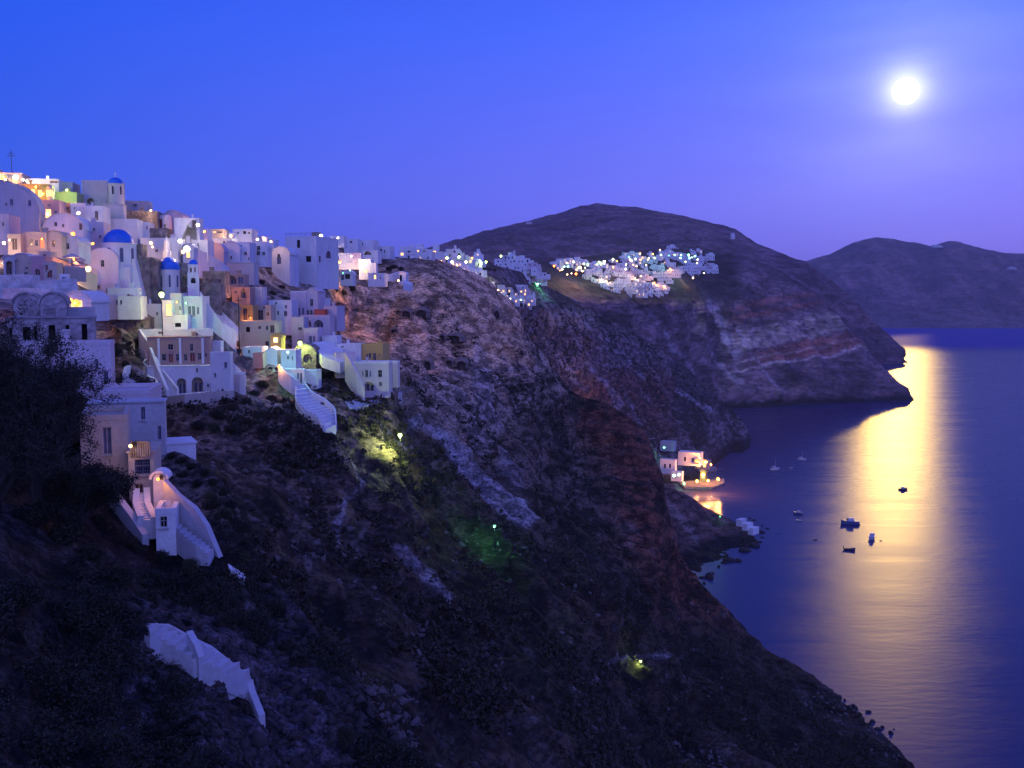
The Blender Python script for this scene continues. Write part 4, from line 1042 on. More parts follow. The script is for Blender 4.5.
# stair wall from tower to the right
wallstrip('stair_wall', 'long white stair wall sloping down from the bell tower, lit green at its top', 'wall', [(201,322,214),(212,333,214),(222,342,214),(236,352,216)], [6.5,5.2,4.2,4.6], .6, 'white', base=3)
stairs('cliff_stairs', 'stairs descending behind the long white stair wall', [(203,306),(218,322),(236,338)], [(210,304),(224,318),(240,334)], 22, Dl=[222,220,220], Dr=[225,224,224])
wallstrip('lane_wall', 'thin dark lane wall below the long white stair wall', 'wall', [(213,336,208),(226,346,208),(240,360,209),(250,368,211)], .9, .4, 'stone', base=2)

# ------------------------------------------------ middle: caves and the great white house
H('pinkish white vaulted house with one small window below the bright skyline house', 'house', 203, 224, 243, 264, px2=228, rel=22, D=262, col='pink', roof='vault', depth=9, win=[('w',212,253,214,257)])
H('white twin vault house front, left half, with a dark doorway', 'house', 222, 240, 242, 264, D=262, col='white', roof='vault', depth=8, win=[('d',226,250,228,262),('w',224,256,225,259),('w',230,256,232,259)])
H('white house with three dark windows between two vaults', 'house', 238, 250, 242, 266, D=264, col='white', depth=7, win=[('w',239,245,242,249),('w',239.5,252,242,255),('w',244,252,247,255),('s',248,257,250,260)])
H('white gabled house with four dark windows left of the great white house', 'house', 250, 268, 241, 262, D=272, col='white', roof='vault', depth=8, win=[('w',257,246,260,250),('w',252,252,255,255),('w',256.5,251,260,255),('w',262,252,265,255)], px2=272)
H('white low block with one black window behind the twin vaults', 'house', 206, 232, 238, 250, D=272, col='white', depth=6, win=[('w',223,241,225,243)])
H('long low white block behind the three window house', 'house', 230, 262, 236, 250, D=290, col='white', depth=7)
wallstrip('sloping_wall', 'white sloping wall falling from the lit yellow vault to the grey bastion', 'wall', [(194,262,235),(206,268,240),(218,274,246),(229,278,250)], [3.2,3.6,3.4,2.6], .6, 'white', base=3)
H('grey bastion wall under the gabled white houses', 'house', 227, 254, 263, 280, D=256, col='lilac', depth=5, para=False, win=())
GW = H('great white cube house with a roof railing, largest in the middle of the ridge', 'house', 286, 317, 236, 284, px2=339, rel=26, D=318, col='white', win=[('w',297,240,300,248),('w',306,256,311,262),('o',290,257,298,264),('w',288,249,290,253)], swin=[('w',319,256,321,262),('a',326,251,331,258)], rail=True, ext=1.5)
H('white wing with a round headed window on the left side of the great white cube', 'house', 272, 290, 247, 282, D=314, rel=20, col='white', roof='vault', depth=8, win=[('s',277,257,281,264),('w',277.5,254,280,257)], ext=1.5)
H('small brown stair tower on the roof of the great white cube', 'house', 312, 319, 232, 246, D=329, col='stone', depth=3)
H('upper terrace block with a parapet behind the great white cube', 'house', 318, 332, 244, 262, D=332, col='white', depth=5, rel=26, win=[('w',320,241,322,243)])
H('bright lit white house alone on the skyline right of the great white cube', 'house', 331, 344, 236, 244, D=395, col='white', depth=7, px2=347)
H('stepped white house on the ridge, just right of the bright lit one', 'house', 344, 358, 239, 250, D=410, col='white', depth=8, win=[('w',350,241,352,243)])
H('long white house on the ridge with a dark window above the cave', 'house', 356, 374, 240, 258, D=415, col='white', depth=8, px2=379, win=[('w',362,243,363,245)])
H('white low house with a dark round opening in its wall on the ridge', 'house', 362, 378, 250, 260, D=405, col='white', depth=6, win=[('n',364,248,371,255)])
H('small white end house of the ridge row with two openings', 'house', 377, 390, 246, 256, D=425, col='white', depth=8, win=[('w',380,249,382,252),('w',384,250,385,253)])
H('floodlit yellow white long house under the skyline rocks', 'house', 331, 361, 253, 266, px2=363, D=372, col='white', depth=5, win=[('r',339,260,341,263)], rel=10)
H('lit white step house with a lamp glow right of the long floodlit house', 'house', 359, 371, 259, 276, px2=374, D=368, col='white', depth=6)
H('small white cube beside the lit step house', 'house', 370, 376, 263, 276, px2=378, D=366, col='white', depth=4)
H('low white house with a lit window below the step house', 'house', 368, 384, 273, 283, D=356, col='white', depth=5, win=[('l',374,275,376,279),('w',380,277,381,279)])
H('white arch end house at the right tip of the ridge garden', 'house', 399, 406, 272, 281, D=368, col='white', roof='vault', depth=4, win=[('o',399.6,275,402,281)])
wallstrip('garden_wall', 'thin white garden wall joining the low house and the arch end house', 'wall', [(384,277,364),(391,277,368),(397,275,371),(403,274,372)], 1.1, .5, 'white', base=1.5)
patch('white_path', 'white path stub at the cliff edge right of the arch end house', 'path', [(404,280),(413,284),(410,286),(403,283)], lift=.3, Ds=[372,374,366,362])
H('half round white shell house lit greenish beside the great white cube', 'house', 340, 353, 270, 282, D=340, col='white', roof='vault', depth=4, win=[('w',345,274,350,279),('s',341,275,344,280)])
# cave houses below
H('grey stone cave house front with a dark door, leftmost cave above the ochre row', 'house', 203, 225, 271, 292, D=228, col='stone', depth=5, win=[('d',218,279,221,287),('w',215,279,217,281)])
H('green tinted stone wall house behind the bell tower', 'house', 202, 220, 283, 308, D=222, col='stone', depth=5, win=[('w',212,290,215,293),('d',221,289,223,294)])
H('brown cave house with a deep ochre vault mouth under the grey bastion', 'house', 226, 244, 274, 290, D=243, col='brown', depth=5, win=[('n',228,275,236,284),('s',238,277,243,284)])
H('ochre ruined cave house with two black holes', 'house', 232, 250, 287, 302, D=238, col='brown', depth=5, win=[('n',241,288,246,298),('w',234,291,237,293)])
H('pale broken cave house with a narrow black slot right of the ochre ruin', 'house', 249, 262, 287, 301, D=243, col='pink', depth=5, win=[('w',250,289,253,293),('o',242,296,247,300)])
H('rounded stone cave vault above the yellow lit house', 'house', 216, 234, 303, 320, D=224, col='stone', roof='vault', depth=6, win=[('w',221,310,224,313)])
H('yellow lit cottage with two dark doors left in the row below the caves', 'house', 234, 253, 305, 322, D=238, col='ochre', depth=6, win=[('d',243,308,247,320),('w',248,315,252,320)])
H('cream cottage with a large dark door between yellow lit and white cottages', 'house', 251, 271, 305, 323, D=243, col='cream', depth=6, win=[('d',258,310,263,320),('w',266,312,269,316),('w',263,306,265,309)])
H('white cottage with a round shouldered roof and four small windows', 'house', 269, 292, 300, 330, D=248, col='white', depth=7, win=[('w',277,311,279,315),('w',284,311,287,316),('w',285,305,287,308),('w',275,302,277,304)])
PG = H('pinkish white gabled mansion front with one tall upper window', 'house', 306, 318, 288, 328, px2=326, D=256, col='pink', roof='gable', depth=8, win=[('w',310,299,313,306),('w',306.6,310,309,315),('w',310,310,312.5,315)], rel=16)
H('white roofed wing with a colonnade of slim windows left of the gabled mansion', 'house', 291, 307, 291, 330, D=256, col='pink', depth=6, roofcol='white', win=[('s',294,308,296,315),('s',298,308,300,315),('s',302,308,304,315)])
H('small white tower with one window right of the mansion gable', 'house', 318, 326, 298, 312, D=262, col='white', depth=5, win=[('w',319,299,323,305)])
H('red balcony wall house right of the mansion', 'house', 314, 325, 310, 317, D=252, col='redw', depth=3, para=False, ext=.3)
H('wide pinkish terrace wing with a blank wall right of the red balcony', 'house', 324, 337, 306, 326, px2=345, rel=28, D=254, col='pink', depth=6)
H('vaulted lower storey with two arches under the gabled mansion', 'house', 301, 330, 315, 334, D=248, col='pink', depth=5, roof='flat', win=[('n',302,319,311,327),('n',314,320,323,329)])
H('ochre stone lower house with small windows and green lit door', 'house', 240, 276, 321, 347, D=228, col='cream', depth=6, win=[('o',246,327,250,332),('w',258,326,261,329),('d',270,325,274,333),('w',266,326,268,330),('a',265,341,269,346)])
H('ochre lit vaulted stair house beside the lower cream house', 'house', 271, 281, 334, 347, D=222, col='ochre', roof='vault', depth=4, win=[('l',273,337,278,343)])
H('pale stone house with two tall doors behind the lime street lamp', 'house', 304, 318, 328, 346, D=238, col='pink', depth=5, win=[('s',309,336,312,343),('s',313,336,315,342)])
H('tall sloping white side wall house left of the lime street lamp', 'house', 292, 304, 317, 348, D=240, col='lilac', depth=5, win=[('w',298,327,302,330)])
H('grey stone vault with two dark mouths behind the lime street lamp', 'house', 293, 316, 345, 366, D=228, col='stone', roof='vault', depth=5, win=[('n',303,354,312,363),('n',294,355,300,362)])
# green lit cluster and stair path
H('green white lit house at the lime street lamp', 'house', 281, 296, 350, 367, D=214, col='white', depth=5, win=[('w',287,356,289,359),('w',292,356,293,360)])
H('pointed white house with a bright tent like roof left of the lamp lit house', 'house', 265, 277, 348, 360, D=214, col='white', roof='gable', depth=5)
H('small white house with a lit doorway behind the reddish rock', 'house', 243, 262, 347, 358, D=213, col='white', depth=5, win=[('w',248,350,250,353)])
H('little reddish stone hut on the dark rocks', 'hut', 253, 263, 353, 362, D=207, col='brown', depth=3)
H('white house with two tall slots above the winding white stairs', 'house', 280, 304, 369, 385, px2=306, D=208, col='white', depth=5, win=[('s',297,373,299,379),('d',300,373,302,383)])
H('low white terrace house to the right of the winding stairs', 'house', 303, 317, 371, 383, D=210, col='white', depth=4, para=False)
wallstrip('crescent_wall', 'white crescent wall around the terrace below the lime lamp', 'wall', [(279,372,206),(284,378,205),(292,384,204),(298,388,204)], 1.6, .5, 'white', base=2)
patch('white_terrace', 'green white lit paved terrace in front of the lime street lamp', 'terrace', [(270,362),(290,364),(304,370),(297,377),(282,374),(268,368)], lift=.5)
stairs('winding_stairs', 'broad winding white stairs descending the rock spur', [(296,386),(296,404),(304,416),(318,422),(325,436)], [(304,386),(312,396),(324,402),(335,412),(336,428)], 14, Dl=[206,197,193,190,184], Dr=[208,203,201,197,191], wallh=.55)
# right cluster
H('white roofed house with a raised block left in the lower right cluster', 'house', 322, 337, 336, 352, D=240, col='white', depth=5, win=[('w',333,344,336,347)])
patch('white_roof_terrace', 'sloping white terraces at the left of the lower right cluster', 'terrace', [(312,346),(330,344),(342,352),(350,362),(340,366),(322,360)], lift=.8, Ds=[236,240,238,230,224,226])
H('white wall house with two round holes in the lower right cluster', 'house', 337, 361, 344, 360, D=238, col='white', depth=5, win=[('w',341,344,344,347),('w',342,350,344,352)])
H('ochre yellow cube house with black openings standing above white houses', 'house', 361, 383, 344, 365, D=238, col='ochre', depth=7, win=[('w',366,354,368,357),('w',368.5,353,371,358),('d',373,353,376,361),('w',379,354,380,356)])
H('pinkish white two storey house with an arched porch, lowest of the right cluster', 'house', 353, 389, 362, 392, D=226, col='pink', depth=6, roofcol='white', win=[('s',362,371,363.5,376),('w',365,370,368,377),('s',369.5,371,371,376),('w',378,370,382,377),('w',379,382,382,386),('n',364,382,374,391)], rel=8)
H('long sloping pink wall house left of the arched porch', 'house', 336, 356, 353, 372, D=228, col='pink', depth=4, para=False, rel=-6)
wallstrip('ramp_wall', 'pink ramp wall dropping down to the arched porch house', 'wall', [(346,372,224),(351,380,220),(357,388,217),(364,394,216)], [4.5,4.5,3.5,1.5], .5, 'pink', base=2)
H('low mauve house with a white roof at the right of the arched porch', 'house', 385, 398, 361, 382, px2=400, D=234, col='pink', depth=5, roofcol='white')
patch('dirt_shelf', 'pale footpath running under the lower right cluster', 'path', [(345,402),(372,398),(402,392),(398,398),(372,405),(350,409)], lift=.15, col='lilac')

# ------------------------------------------------ lower left houses on the near spur
H('ruined stone house with empty black doorways and square walls', 'ruin', 8, 95, 318, 346, px2=97, rel=2, D=90, col='darkstone', depth=7, para=False, win=[('o',23,327,30,340),('o',34,326,37,340),('o',49,325,55,340),('o',66,325,69,333),('o',82,324,87,341),('o',8.6,328,12,338)], ext=2)
for x0, x1, lb in ((14, 41, 'left of two weathered grey vault roofs on the ruined stone house'), (41, 67, 'right of two weathered grey vault roofs on the ruined stone house')):
    H(lb, 'vault', x0, x1, 294, 322, D=93, col='darkstone', roof='vault', depth=8, rel=2, ext=.5)
H('stone balcony with a white parapet behind the ruined stone house', 'balcony', 64, 94, 307, 320, D=96, col='lilac', depth=3, rel=2)
H('large mauve plaster house with pale shutters below the ruin', 'house', 20, 112, 341, 393, px2=116, rel=6, D=84, col='pink', depth=8, win=[('s',74,359,77,367),('s',95,359,98,369),('s',104,371,108,387),('s',75,375,79,384),('w',40,365,45,378)], ext=2)
H('low flat roofed house stepping below the mauve house', 'house', 75, 150, 390, 412, rel=8, D=78, col='pink', depth=7, roof='flat', win=())
NW = H('bright blue white house with a small arched window behind the cream house', 'house', 90, 166, 402, 470, rel=4, D=72, col='lilac', depth=6, win=[('a',115,409,122,415),('s',141,407,145,420),('s',158,426,161,440)], ext=3, para=False, px2=168)
NH = H('cream house with a balcony and a gridded window on the near spur', 'house', 84, 131, 414, 540, rel=2, D=63, col='cream', depth=7, win=[('s',103,427,111,455)], ext=4, px2=134)
N2 = H('cream stair tower bay with the gridded window and a planted balcony', 'house', 131, 157, 452, 542, rel=6, D=62, col='cream', depth=4, para=False, win=[('w',135,459,150,475),('d',135,484,143,498)], ext=4)
# balcony balustrade
mb = MB(); pb = [P(131.5,455,61.6), P(150,455,61.6)]; of = N2['root'].location
for t in np.linspace(0, 1, 9):
    q = pb[0].lerp(pb[1], t) - of; mb.box(q.x-.05, q.y-.05, q.z-.1, q.x+.05, q.y+.05, q.z+.75)
a, b_ = pb[0]-of, pb[1]-of
mb.box(a.x, a.y-.08, a.z+.75, b_.x, a.y+.08, a.z+.88); mb.build('balustrade', M['stone'], N2['root'])
# bars of the gridded window
mb = MB(); A0, A1 = N2['Pf'].uz(135,459), N2['Pf'].uz(150,475); Bq = N2['B'] - of; uu = N2['u']; nn = Vector((uu.y,-uu.x,0))
for t in np.linspace(0, 1, 7):
    c = Bq + uu*(A0[0] + (A1[0]-A0[0])*t) + nn*-.1; mb.tube([(c.x, c.y, A1[1]-of.z), (c.x, c.y, A0[1]-of.z)], .03, 4)
for t in np.linspace(0, 1, 5):
    z = A0[1]-of.z + (A1[1]-A0[1])*t; c0 = Bq + uu*A0[0] + nn*-.1; c1 = Bq + uu*A1[0] + nn*-.1; mb.tube([(c0.x, c0.y, z), (c1.x, c1.y, z)], .03, 4)
mb.build('window_grille', M['shut'], N2['root'])
H('flat white roof terrace reaching right from the blue white house', 'terrace', 158, 196, 443, 452, D=74, col='white', depth=3, para=False, ext=.6, rel=-8)
H('orange lit white arch wall at the head of the near stairs', 'gateway', 154, 166, 474, 512, rel=10, D=60, col='white', depth=1.2, roof='vault', ext=3)
H('small white house with a dark framed window at the foot of the stairs', 'house', 156, 176, 508, 533, rel=6, D=57, col='white', depth=2.5, win=[('w',160,515,167,528)], ext=2)
stairs('garden_stairs', 'narrow white steps beside the dark green door of the cream tower', [(137,498),(136,512),(141,526)], [(147,497),(148,512),(155,527)], 12, Dl=[60.5,59,57.5], Dr=[60.7,59.2,57.7], walls=True, wallh=.3)
wallstrip('near_wall', 'white wall falling in a curve from the orange lit arch', 'wall', [(166,506,59.5),(180,516,59),(196,527,58.5),(208,540,58),(221,562,57.5)], [1.6,1.3,1.2,.9,.3], .35, 'lilac', base=1.2)  # near white walls below use grey whitewash to put the dimmer light in colour
stairs('terrace_steps', 'white terrace steps inside the curved near wall', [(172,518),(188,530),(202,542),(214,556)], [(173,536),(184,548),(196,556),(208,562)], 9, 'lilac', walls=False, Dl=[58.6,58.2,57.6,57.2], Dr=[57.4,56.8,56.4,56.3])
wallstrip('sloping_base_wall', 'white sloping base wall on the left foot of the cream house', 'wall', [(104,506,60),(118,518,59),(131,532,58),(146,548,57)], [1.6,1.4,1.2,.8], .4, 'lilac', base=2)
patch('white_slab', 'thin white slab lying on the dark slope under the curved wall', 'slab', [(228,566),(246,578),(244,582),(230,572)], lift=.15, Ds=[56,55.5,55,55.3], skirt=.5)
# lowest whitewashed wall
def nd(pts, k=-.25): return [(x, y, SN.at(x, y) + k) for x, y in pts]
wallstrip('lower_white_wall', 'wide whitewashed wall folded along the lowest near rocks', 'wall', nd([(147,640),(160,650),(176,660),(195,670),(210,676),(226,682),(245,690),(254,694)]), [.2,.3,.25,.45,.2,.3,.2,.2], .35, 'lilac', base=.45)
LU, LL = [(147,629),(170,633),(192,642),(210,654),(228,666),(250,680)], [(150,641),(162,652),(178,661),(198,671),(220,680),(246,690)]
stairs('ledge_steps', 'worn whitewashed steps slanting behind the lowest near wall', LU, LL, 11, 'lilac', walls=False, Dl=[SN.at(x, y)*.99 for x, y in LU], Dr=[SN.at(x, y)*.99 for x, y in LL])
wallstrip('upper_ledge_wall', 'low white wall edging the uphill side of the worn near steps', 'wall', nd(LU, -.1), [.25,.4,.2,.35,.3,.2], .3, 'lilac', base=.3)
wallstrip('white_spur_wall', 'thin white wall dropping from the end of the lowest ledge', 'wall', nd([(250,690),(252,700),(262,722)]), [.5,.5,.35], .3, 'lilac', base=.6)
wallstrip('white_rib_wall', 'short white rib standing up from the middle of the lowest ledge', 'wall', nd([(190,652),(198,664),(202,672)], -.5), [1.0,.9,.7], .3, 'lilac', base=.4)
# ------------------------------------------------------------------ far cliff-top town
def simple_house(label, group, px, py, w, h, D, yaw, lit, seed, cat='house', vault=False):
    """a house a few pixels across: stepped blocks with window openings as dark insets in one mesh"""
    R_ = random.Random(seed); p = P(px, py, D); s = D/F
    W, Hh, dp = w*s, h*s, max(5, w*s*.8)
    mb = MB()
    mb.box(-W/2, 0, -2.5, W/2, dp, Hh)
    if R_.random() < .55:
        a = R_.uniform(-.5, .1)*W; mb.box(a, dp*.3, Hh-.02, a + W*.45, dp*.95, Hh + 2.4)
    if R_.random() < .4: mb.box(W/2 - .02, dp*.1, -2.5, W/2 + W*.35, dp*.8, Hh*.6)
    if vault:
        mb.add([(W/2*math.cos(q), y, Hh-.03 + 1.6*math.sin(q)) for y in (0, dp) for q in [PI*i/8 for i in range(9)]], [(i, i+1, 10+i, 9+i) for i in range(8)] + [tuple(range(9)), tuple(range(17, 8, -1))])
    g = .06; mb.box(-W/2-g, -g, Hh-.3, W/2+g, .2, Hh+.25)
    nwin = max(1, int(W/2.8))
    for fl in range(max(1, int(Hh/3))):
        for k in range(nwin):
            x = -W/2 + W*(k+.5)/nwin; z = fl*3 + .5; mb.mi = 2 if (lit and R_.random() < .4) else 1
            ww = R_.choice((.4, .45, .6)); hh = R_.choice((1.1, 1.3, 1.9)); mb.box(x-ww, -.05, z, x+ww, .03, min(z+hh, Hh-.5))
    root = mb.build('town_house', [M[R_.choice(['white','white','white','white','pink'])], M['glass'], EM['litwin']]); root.location = p; root.rotation_euler = (0, 0, yaw)
    tag(root, label, cat, group)
    ALLT.append(root); return root

ZONES = [
 # name text, polygon rows: (px0,px1,y top fn pts),(bottom pts), count, D source, size
 ('small cube house in the floodlit row where the ridge meets the summit', [(402,248),(432,250)], [(402,256),(440,266)], 9, (470, 560), (7,5), True),
 ('white house in the glowing yellow group left of the dark far trees', [(438,250),(482,254)], [(440,262),(482,274)], 20, (620, 700), (7,5), True),
 ('white house stepping down below the glowing yellow group', [(432,268),(480,270)], [(432,280),(470,280)], 11, (575, 620), (6,4.5), False),
 ('white house on the outcrop cluster that juts over the far ravine', [(484,285),(530,288)], [(486,296),(536,305)], 26, (635, 670), (6.5,5), True),
 ('white house in the dense pyramid group under the twin bell towers', [(498,256),(534,262)], [(496,276),(548,282)], 40, (800, 950), (6,4.5), False),
 ('cream lit house in the long street row left in the far town', [(553,262),(600,261)], [(553,268),(600,268)], 14, (1130, 1180), (5.5,3.6), True),
 ('tiny house in the crowded upper middle of the far town', [(600,262),(690,256)], [(590,276),(700,272)], 62, (1150, 1380), (5,3.4), False),
 ('tiny house on the crowded lower slope of the far town', [(570,269),(680,270)], [(610,292),(660,295)], 66, (1090, 1250), (5,3.4), False),
 ('tiny house in the warm lit tip hanging lowest over the far cliff', [(628,282),(650,284)], [(632,294),(642,297)], 10, (1080, 1120), (4.5,3.6), True),
 ('tiny white house in the block at the right end of the far town', [(682,256),(705,258)], [(690,278),(716,270)], 26, (1340, 1480), (4.6,3.2), False),
 ('tiny house in the upper row under the green far lights', [(612,256),(700,250)], [(610,261),(704,255)], 22, (1280, 1500), (5,3.2), True),
]
R9 = random.Random(5)
for zi, (lab, top, bot, n, (Da, Db), (w, h), lit) in enumerate(ZONES):
    made = 0; tries = 0; pts = []
    while made < n and tries < 4000:
        tries += 1
        u_, v_ = R9.random(), R9.random()
        x = (top[0][0]*(1-u_) + top[1][0]*u_)*(1-v_) + (bot[0][0]*(1-u_) + bot[1][0]*u_)*v_
        y = (top[0][1]*(1-u_) + top[1][1]*u_)*(1-v_) + (bot[0][1]*(1-u_) + bot[1][1]*u_)*v_
        y = round(y/3.3)*3.3 + R9.uniform(-.35, .35)
        if any(abs(x-a) < w*.75 and abs(y-b) < h*.40 for a, b in pts): continue
        pts.append((x, y)); made += 1
        S_ = S0 if zi in (1, 2, 3, 4) else (SA if zi == 0 else S1)
        D_ = Db + (Da-Db)*v_
        try:
            g_ = S_.at(x, y + h*.5)
            D_ = min(max(g_, Da*.96), Db*1.06)
        except Exception: pass
        simple_house(lab, lab.split(' in ')[0].split(' on ')[0].split(' stepping')[0] + ' group %s' % ['at the ridge','left','stepping','outcrop','pyramid','street row','upper middle','lower slope','tip','right end','upper row'][zi],
                     x, y + h*.5, w*R9.uniform(.6, 2.0), h*R9.uniform(.7, 1.0), D_, -.12 + .30*math.sin(zi*2.1) + R9.uniform(-.07, .07), lit, zi*1000 + made, vault=R9.random() < .2)
# solitary far buildings
simple_house('large pale house alone above the green lights of the far town', None, 713*1.0 - 42, 251, 9, 5, 1560, -.2, False, 71)
simple_house('white house with a small wing near the far cliff brow, right of the town', None, 710, 259, 9, 5, 1560, -.2, False, 72)
simple_house('lone white hut high on the far headland brow', None, 733, 238, 4, 4, 2350, 0, False, 73)
simple_house('pale hamlet house high on the far left shoulder of the summit', None, 529, 223.5, 6, 1.6, 2500, 0, False, 74)
simple_house('white farm house on the crest of the distant island', None, 937, 247, 7, 2, 6350, 0, False, 75)
simple_house('white farm house low on the right slope of the distant island', None, 1012, 269, 6, 2, 6000, 0, False, 76)
# church of the pyramid group
def twin():
    p = P(513, 259, 860); root = empty('far_church', p); tag(root, 'small far church with two bell towers on the pyramid shaped group', 'church')
    s = 860/F
    mb = MB(); mb.box(-5*s, 0, -8, 3*s, 8, 4*s); mb.build('nave', M['white'], root)
    for a in (-3.2, 1.2):
        mb = MB(); mb.box((a-.9)*s, -.6, -6, (a+.9)*s, .9, (7.2 if a > 0 else 5.6)*s); mb.lathe([(1.3*s,(7.2 if a > 0 else 5.6)*s),(0,(8.6 if a > 0 else 7)*s)], 8, a*s, .3)
        t = mb.build('bell_tower', M['white'], root)
    dome(root, -.8*s, 4, 4*s, 1.6*s, 1.7*s, M['lilac'], n=14, cross=False); ALLT.append(root)
twin()

# ------------------------------------------------------------------ port
H('white boathouse at the upper right of the little port', 'boathouse', 678, 700, 453, 465, px2=703, D=800, col='white', depth=10, rel=14, win=[('w',684,457,686,461),('w',692,458,694,462)], S=S0)
H('white cubic house close to the near rock at the little port', 'house', 660, 675, 460, 473, px2=677, D=775, col='white', depth=9, win=[('w',664,464,666,468),('w',669,464,671,468)], S=S0)
H('grey roofed shed on the slope above the little port', 'shed', 660, 674, 442, 450, D=850, col='lilac', depth=8, S=S0)
H('low warm lit tavern at the water side of the little port', 'tavern', 695, 709, 461, 468, D=812, col='cream', depth=7, win=[('l',697,462.5,700,467),('l',703,462.5,706,467)], S=S0)
H('small lit kiosk between the tavern and the quay', 'kiosk', 700, 706, 470, 480, D=770, col='ochre', depth=4, roof='vault', win=[('l',701.5,472,704.5,478)], S=S0)
H('tiny white hut in the cool green light behind the quay', 'hut', 671, 682, 472, 480, D=765, col='white', depth=5, win=[('w',674,474,676,478)], S=S0)
def quay():
    z = 1.6
    def Q(px, py):  # a point on the plane z = 1.6
        r = ray(px, py); t = (z-H0)/r[2]; return Vector((r[0]*t, t, z))
    pts = [Q(678,481.5), Q(724,478.5), Q(724.5,483), Q(712,487.5), Q(684,487)]
    pts.sort(key=lambda p: 0); o = sum(pts, Vector())/len(pts); mb = MB(); k = len(pts)
    mb.add([p-o for p in pts] + [p-o-Vector((0,0,4)) for p in pts], [tuple(range(k))[::-1], tuple(range(k, 2*k))] + [(i, (i+1) % k, k+(i+1) % k, k+i) for i in range(k)])
    ob = mb.build('quay', M['quay'], None, recalc=True, loc=o); tag(ob, 'orange lit stone quay of the little port beside its bright reflection', 'quay')
    z = 2.0; pts = [Q(696,466), Q(716,466.5), Q(717,469), Q(696,470)]
    o = sum(pts, Vector())/4; mb = MB(); mb.hexa([p-o-Vector((0,0,4)) for p in pts], [p-o for p in pts])
    ob = mb.build('quay', M['quay'], None, recalc=True, loc=o); tag(ob, 'small upper landing stage under the warm lit tavern', 'quay')
    for (a, b_), lab in (((740,523), 'uppermost white boat shed on the port headland shore'), ((746,527), 'middle white boat shed on the port headland shore'), ((752,531.5), 'small outer white boat shed on the port headland shore')):
        r = ray(a, b_+3); D_ = (2.5-H0)/r[2]
        H(lab, 'shed', a-4, a+1, b_-2.5, b_+1, D=SB.at(a, b_+2) - 2 if a < 755 else D_, col='white', depth=5, para=False, rel=30)
quay()
# rocks at the waterline
rk = []
R8 = random.Random(9)
def boulder(px, py, size, label, group):
    r = ray(px + R8.gauss(0, 1.6), py + R8.gauss(0, 1.6)); t = -H0/r[2]; p = Vector((r[0]*t, t, 0)); size *= R8.uniform(.45, 1.25)
    bm = bmesh.new(); bmesh.ops.create_icosphere(bm, subdivisions=2, radius=size)
    sd = R8.random()*50
    for v in bm.verts:
        k = 1 + .35*float(pn(np.array(v.co.x/size*1.3+sd), np.array(v.co.y/size*1.3), np.array(v.co.z/size*1.3))); v.co *= k; v.co.z *= .6; v.co.x *= 1 + .4*math.sin(sd)
    me = bpy.data.meshes.new('boulder'); bm.to_mesh(me); bm.free(); me.materials.append(ROCKM)
    o = bpy.data.objects.new('boulder', me); link(o); o.location = p + Vector((0,0,size*.1)); tag(o, label, 'boulder', group)
ROCKM = plain('wet_black_rock', (.018,.016,.017), .8)
gA = 'wave washed boulders at the lower right shore'
for x, y, s_ in [(884,727,1.6),(889,733,1.0),(896,730,.8),(880,741,2.0),(888,745,1.4),(893,757,2.0),(900,762,1.4),(909,766,.9),(862,716,1.6),(872,722,1.5),(852,708,1.7),(878,730,1.3),(897,750,.7),(868,712,1.0),(858,719,2.2),(866,728,1.8),(874,735,2.2),(882,748,2.4),(846,704,1.2),(838,697,1.4),(828,690,1.3),(886,758,2.2),(870,724,.8),(879,729,.8)]:
    boulder(x, y, s_, 'black boulder in the water along the lower right shore', gA)
gB = 'black shore rocks off the port headland'
for x, y, s_ in [(757,541,2.6),(752,546,3),(745,552,3),(738,557,3),(728,562,3),(718,568,3),(708,574,3),(702,578,2.6),(757,523,1.6),(763,525.5,1.2),(750,519,1.4),(760,534,2),(748,549,1.6),(741,551,1.4),(734,561,1.6),(723,563,2),(713,573,1.6),(755,545,1.6),(766,530,1.2),(762,538,1),(705,581,1.4)]:
    boulder(x, y, s_, 'black rock at the water line of the port headland', gB)

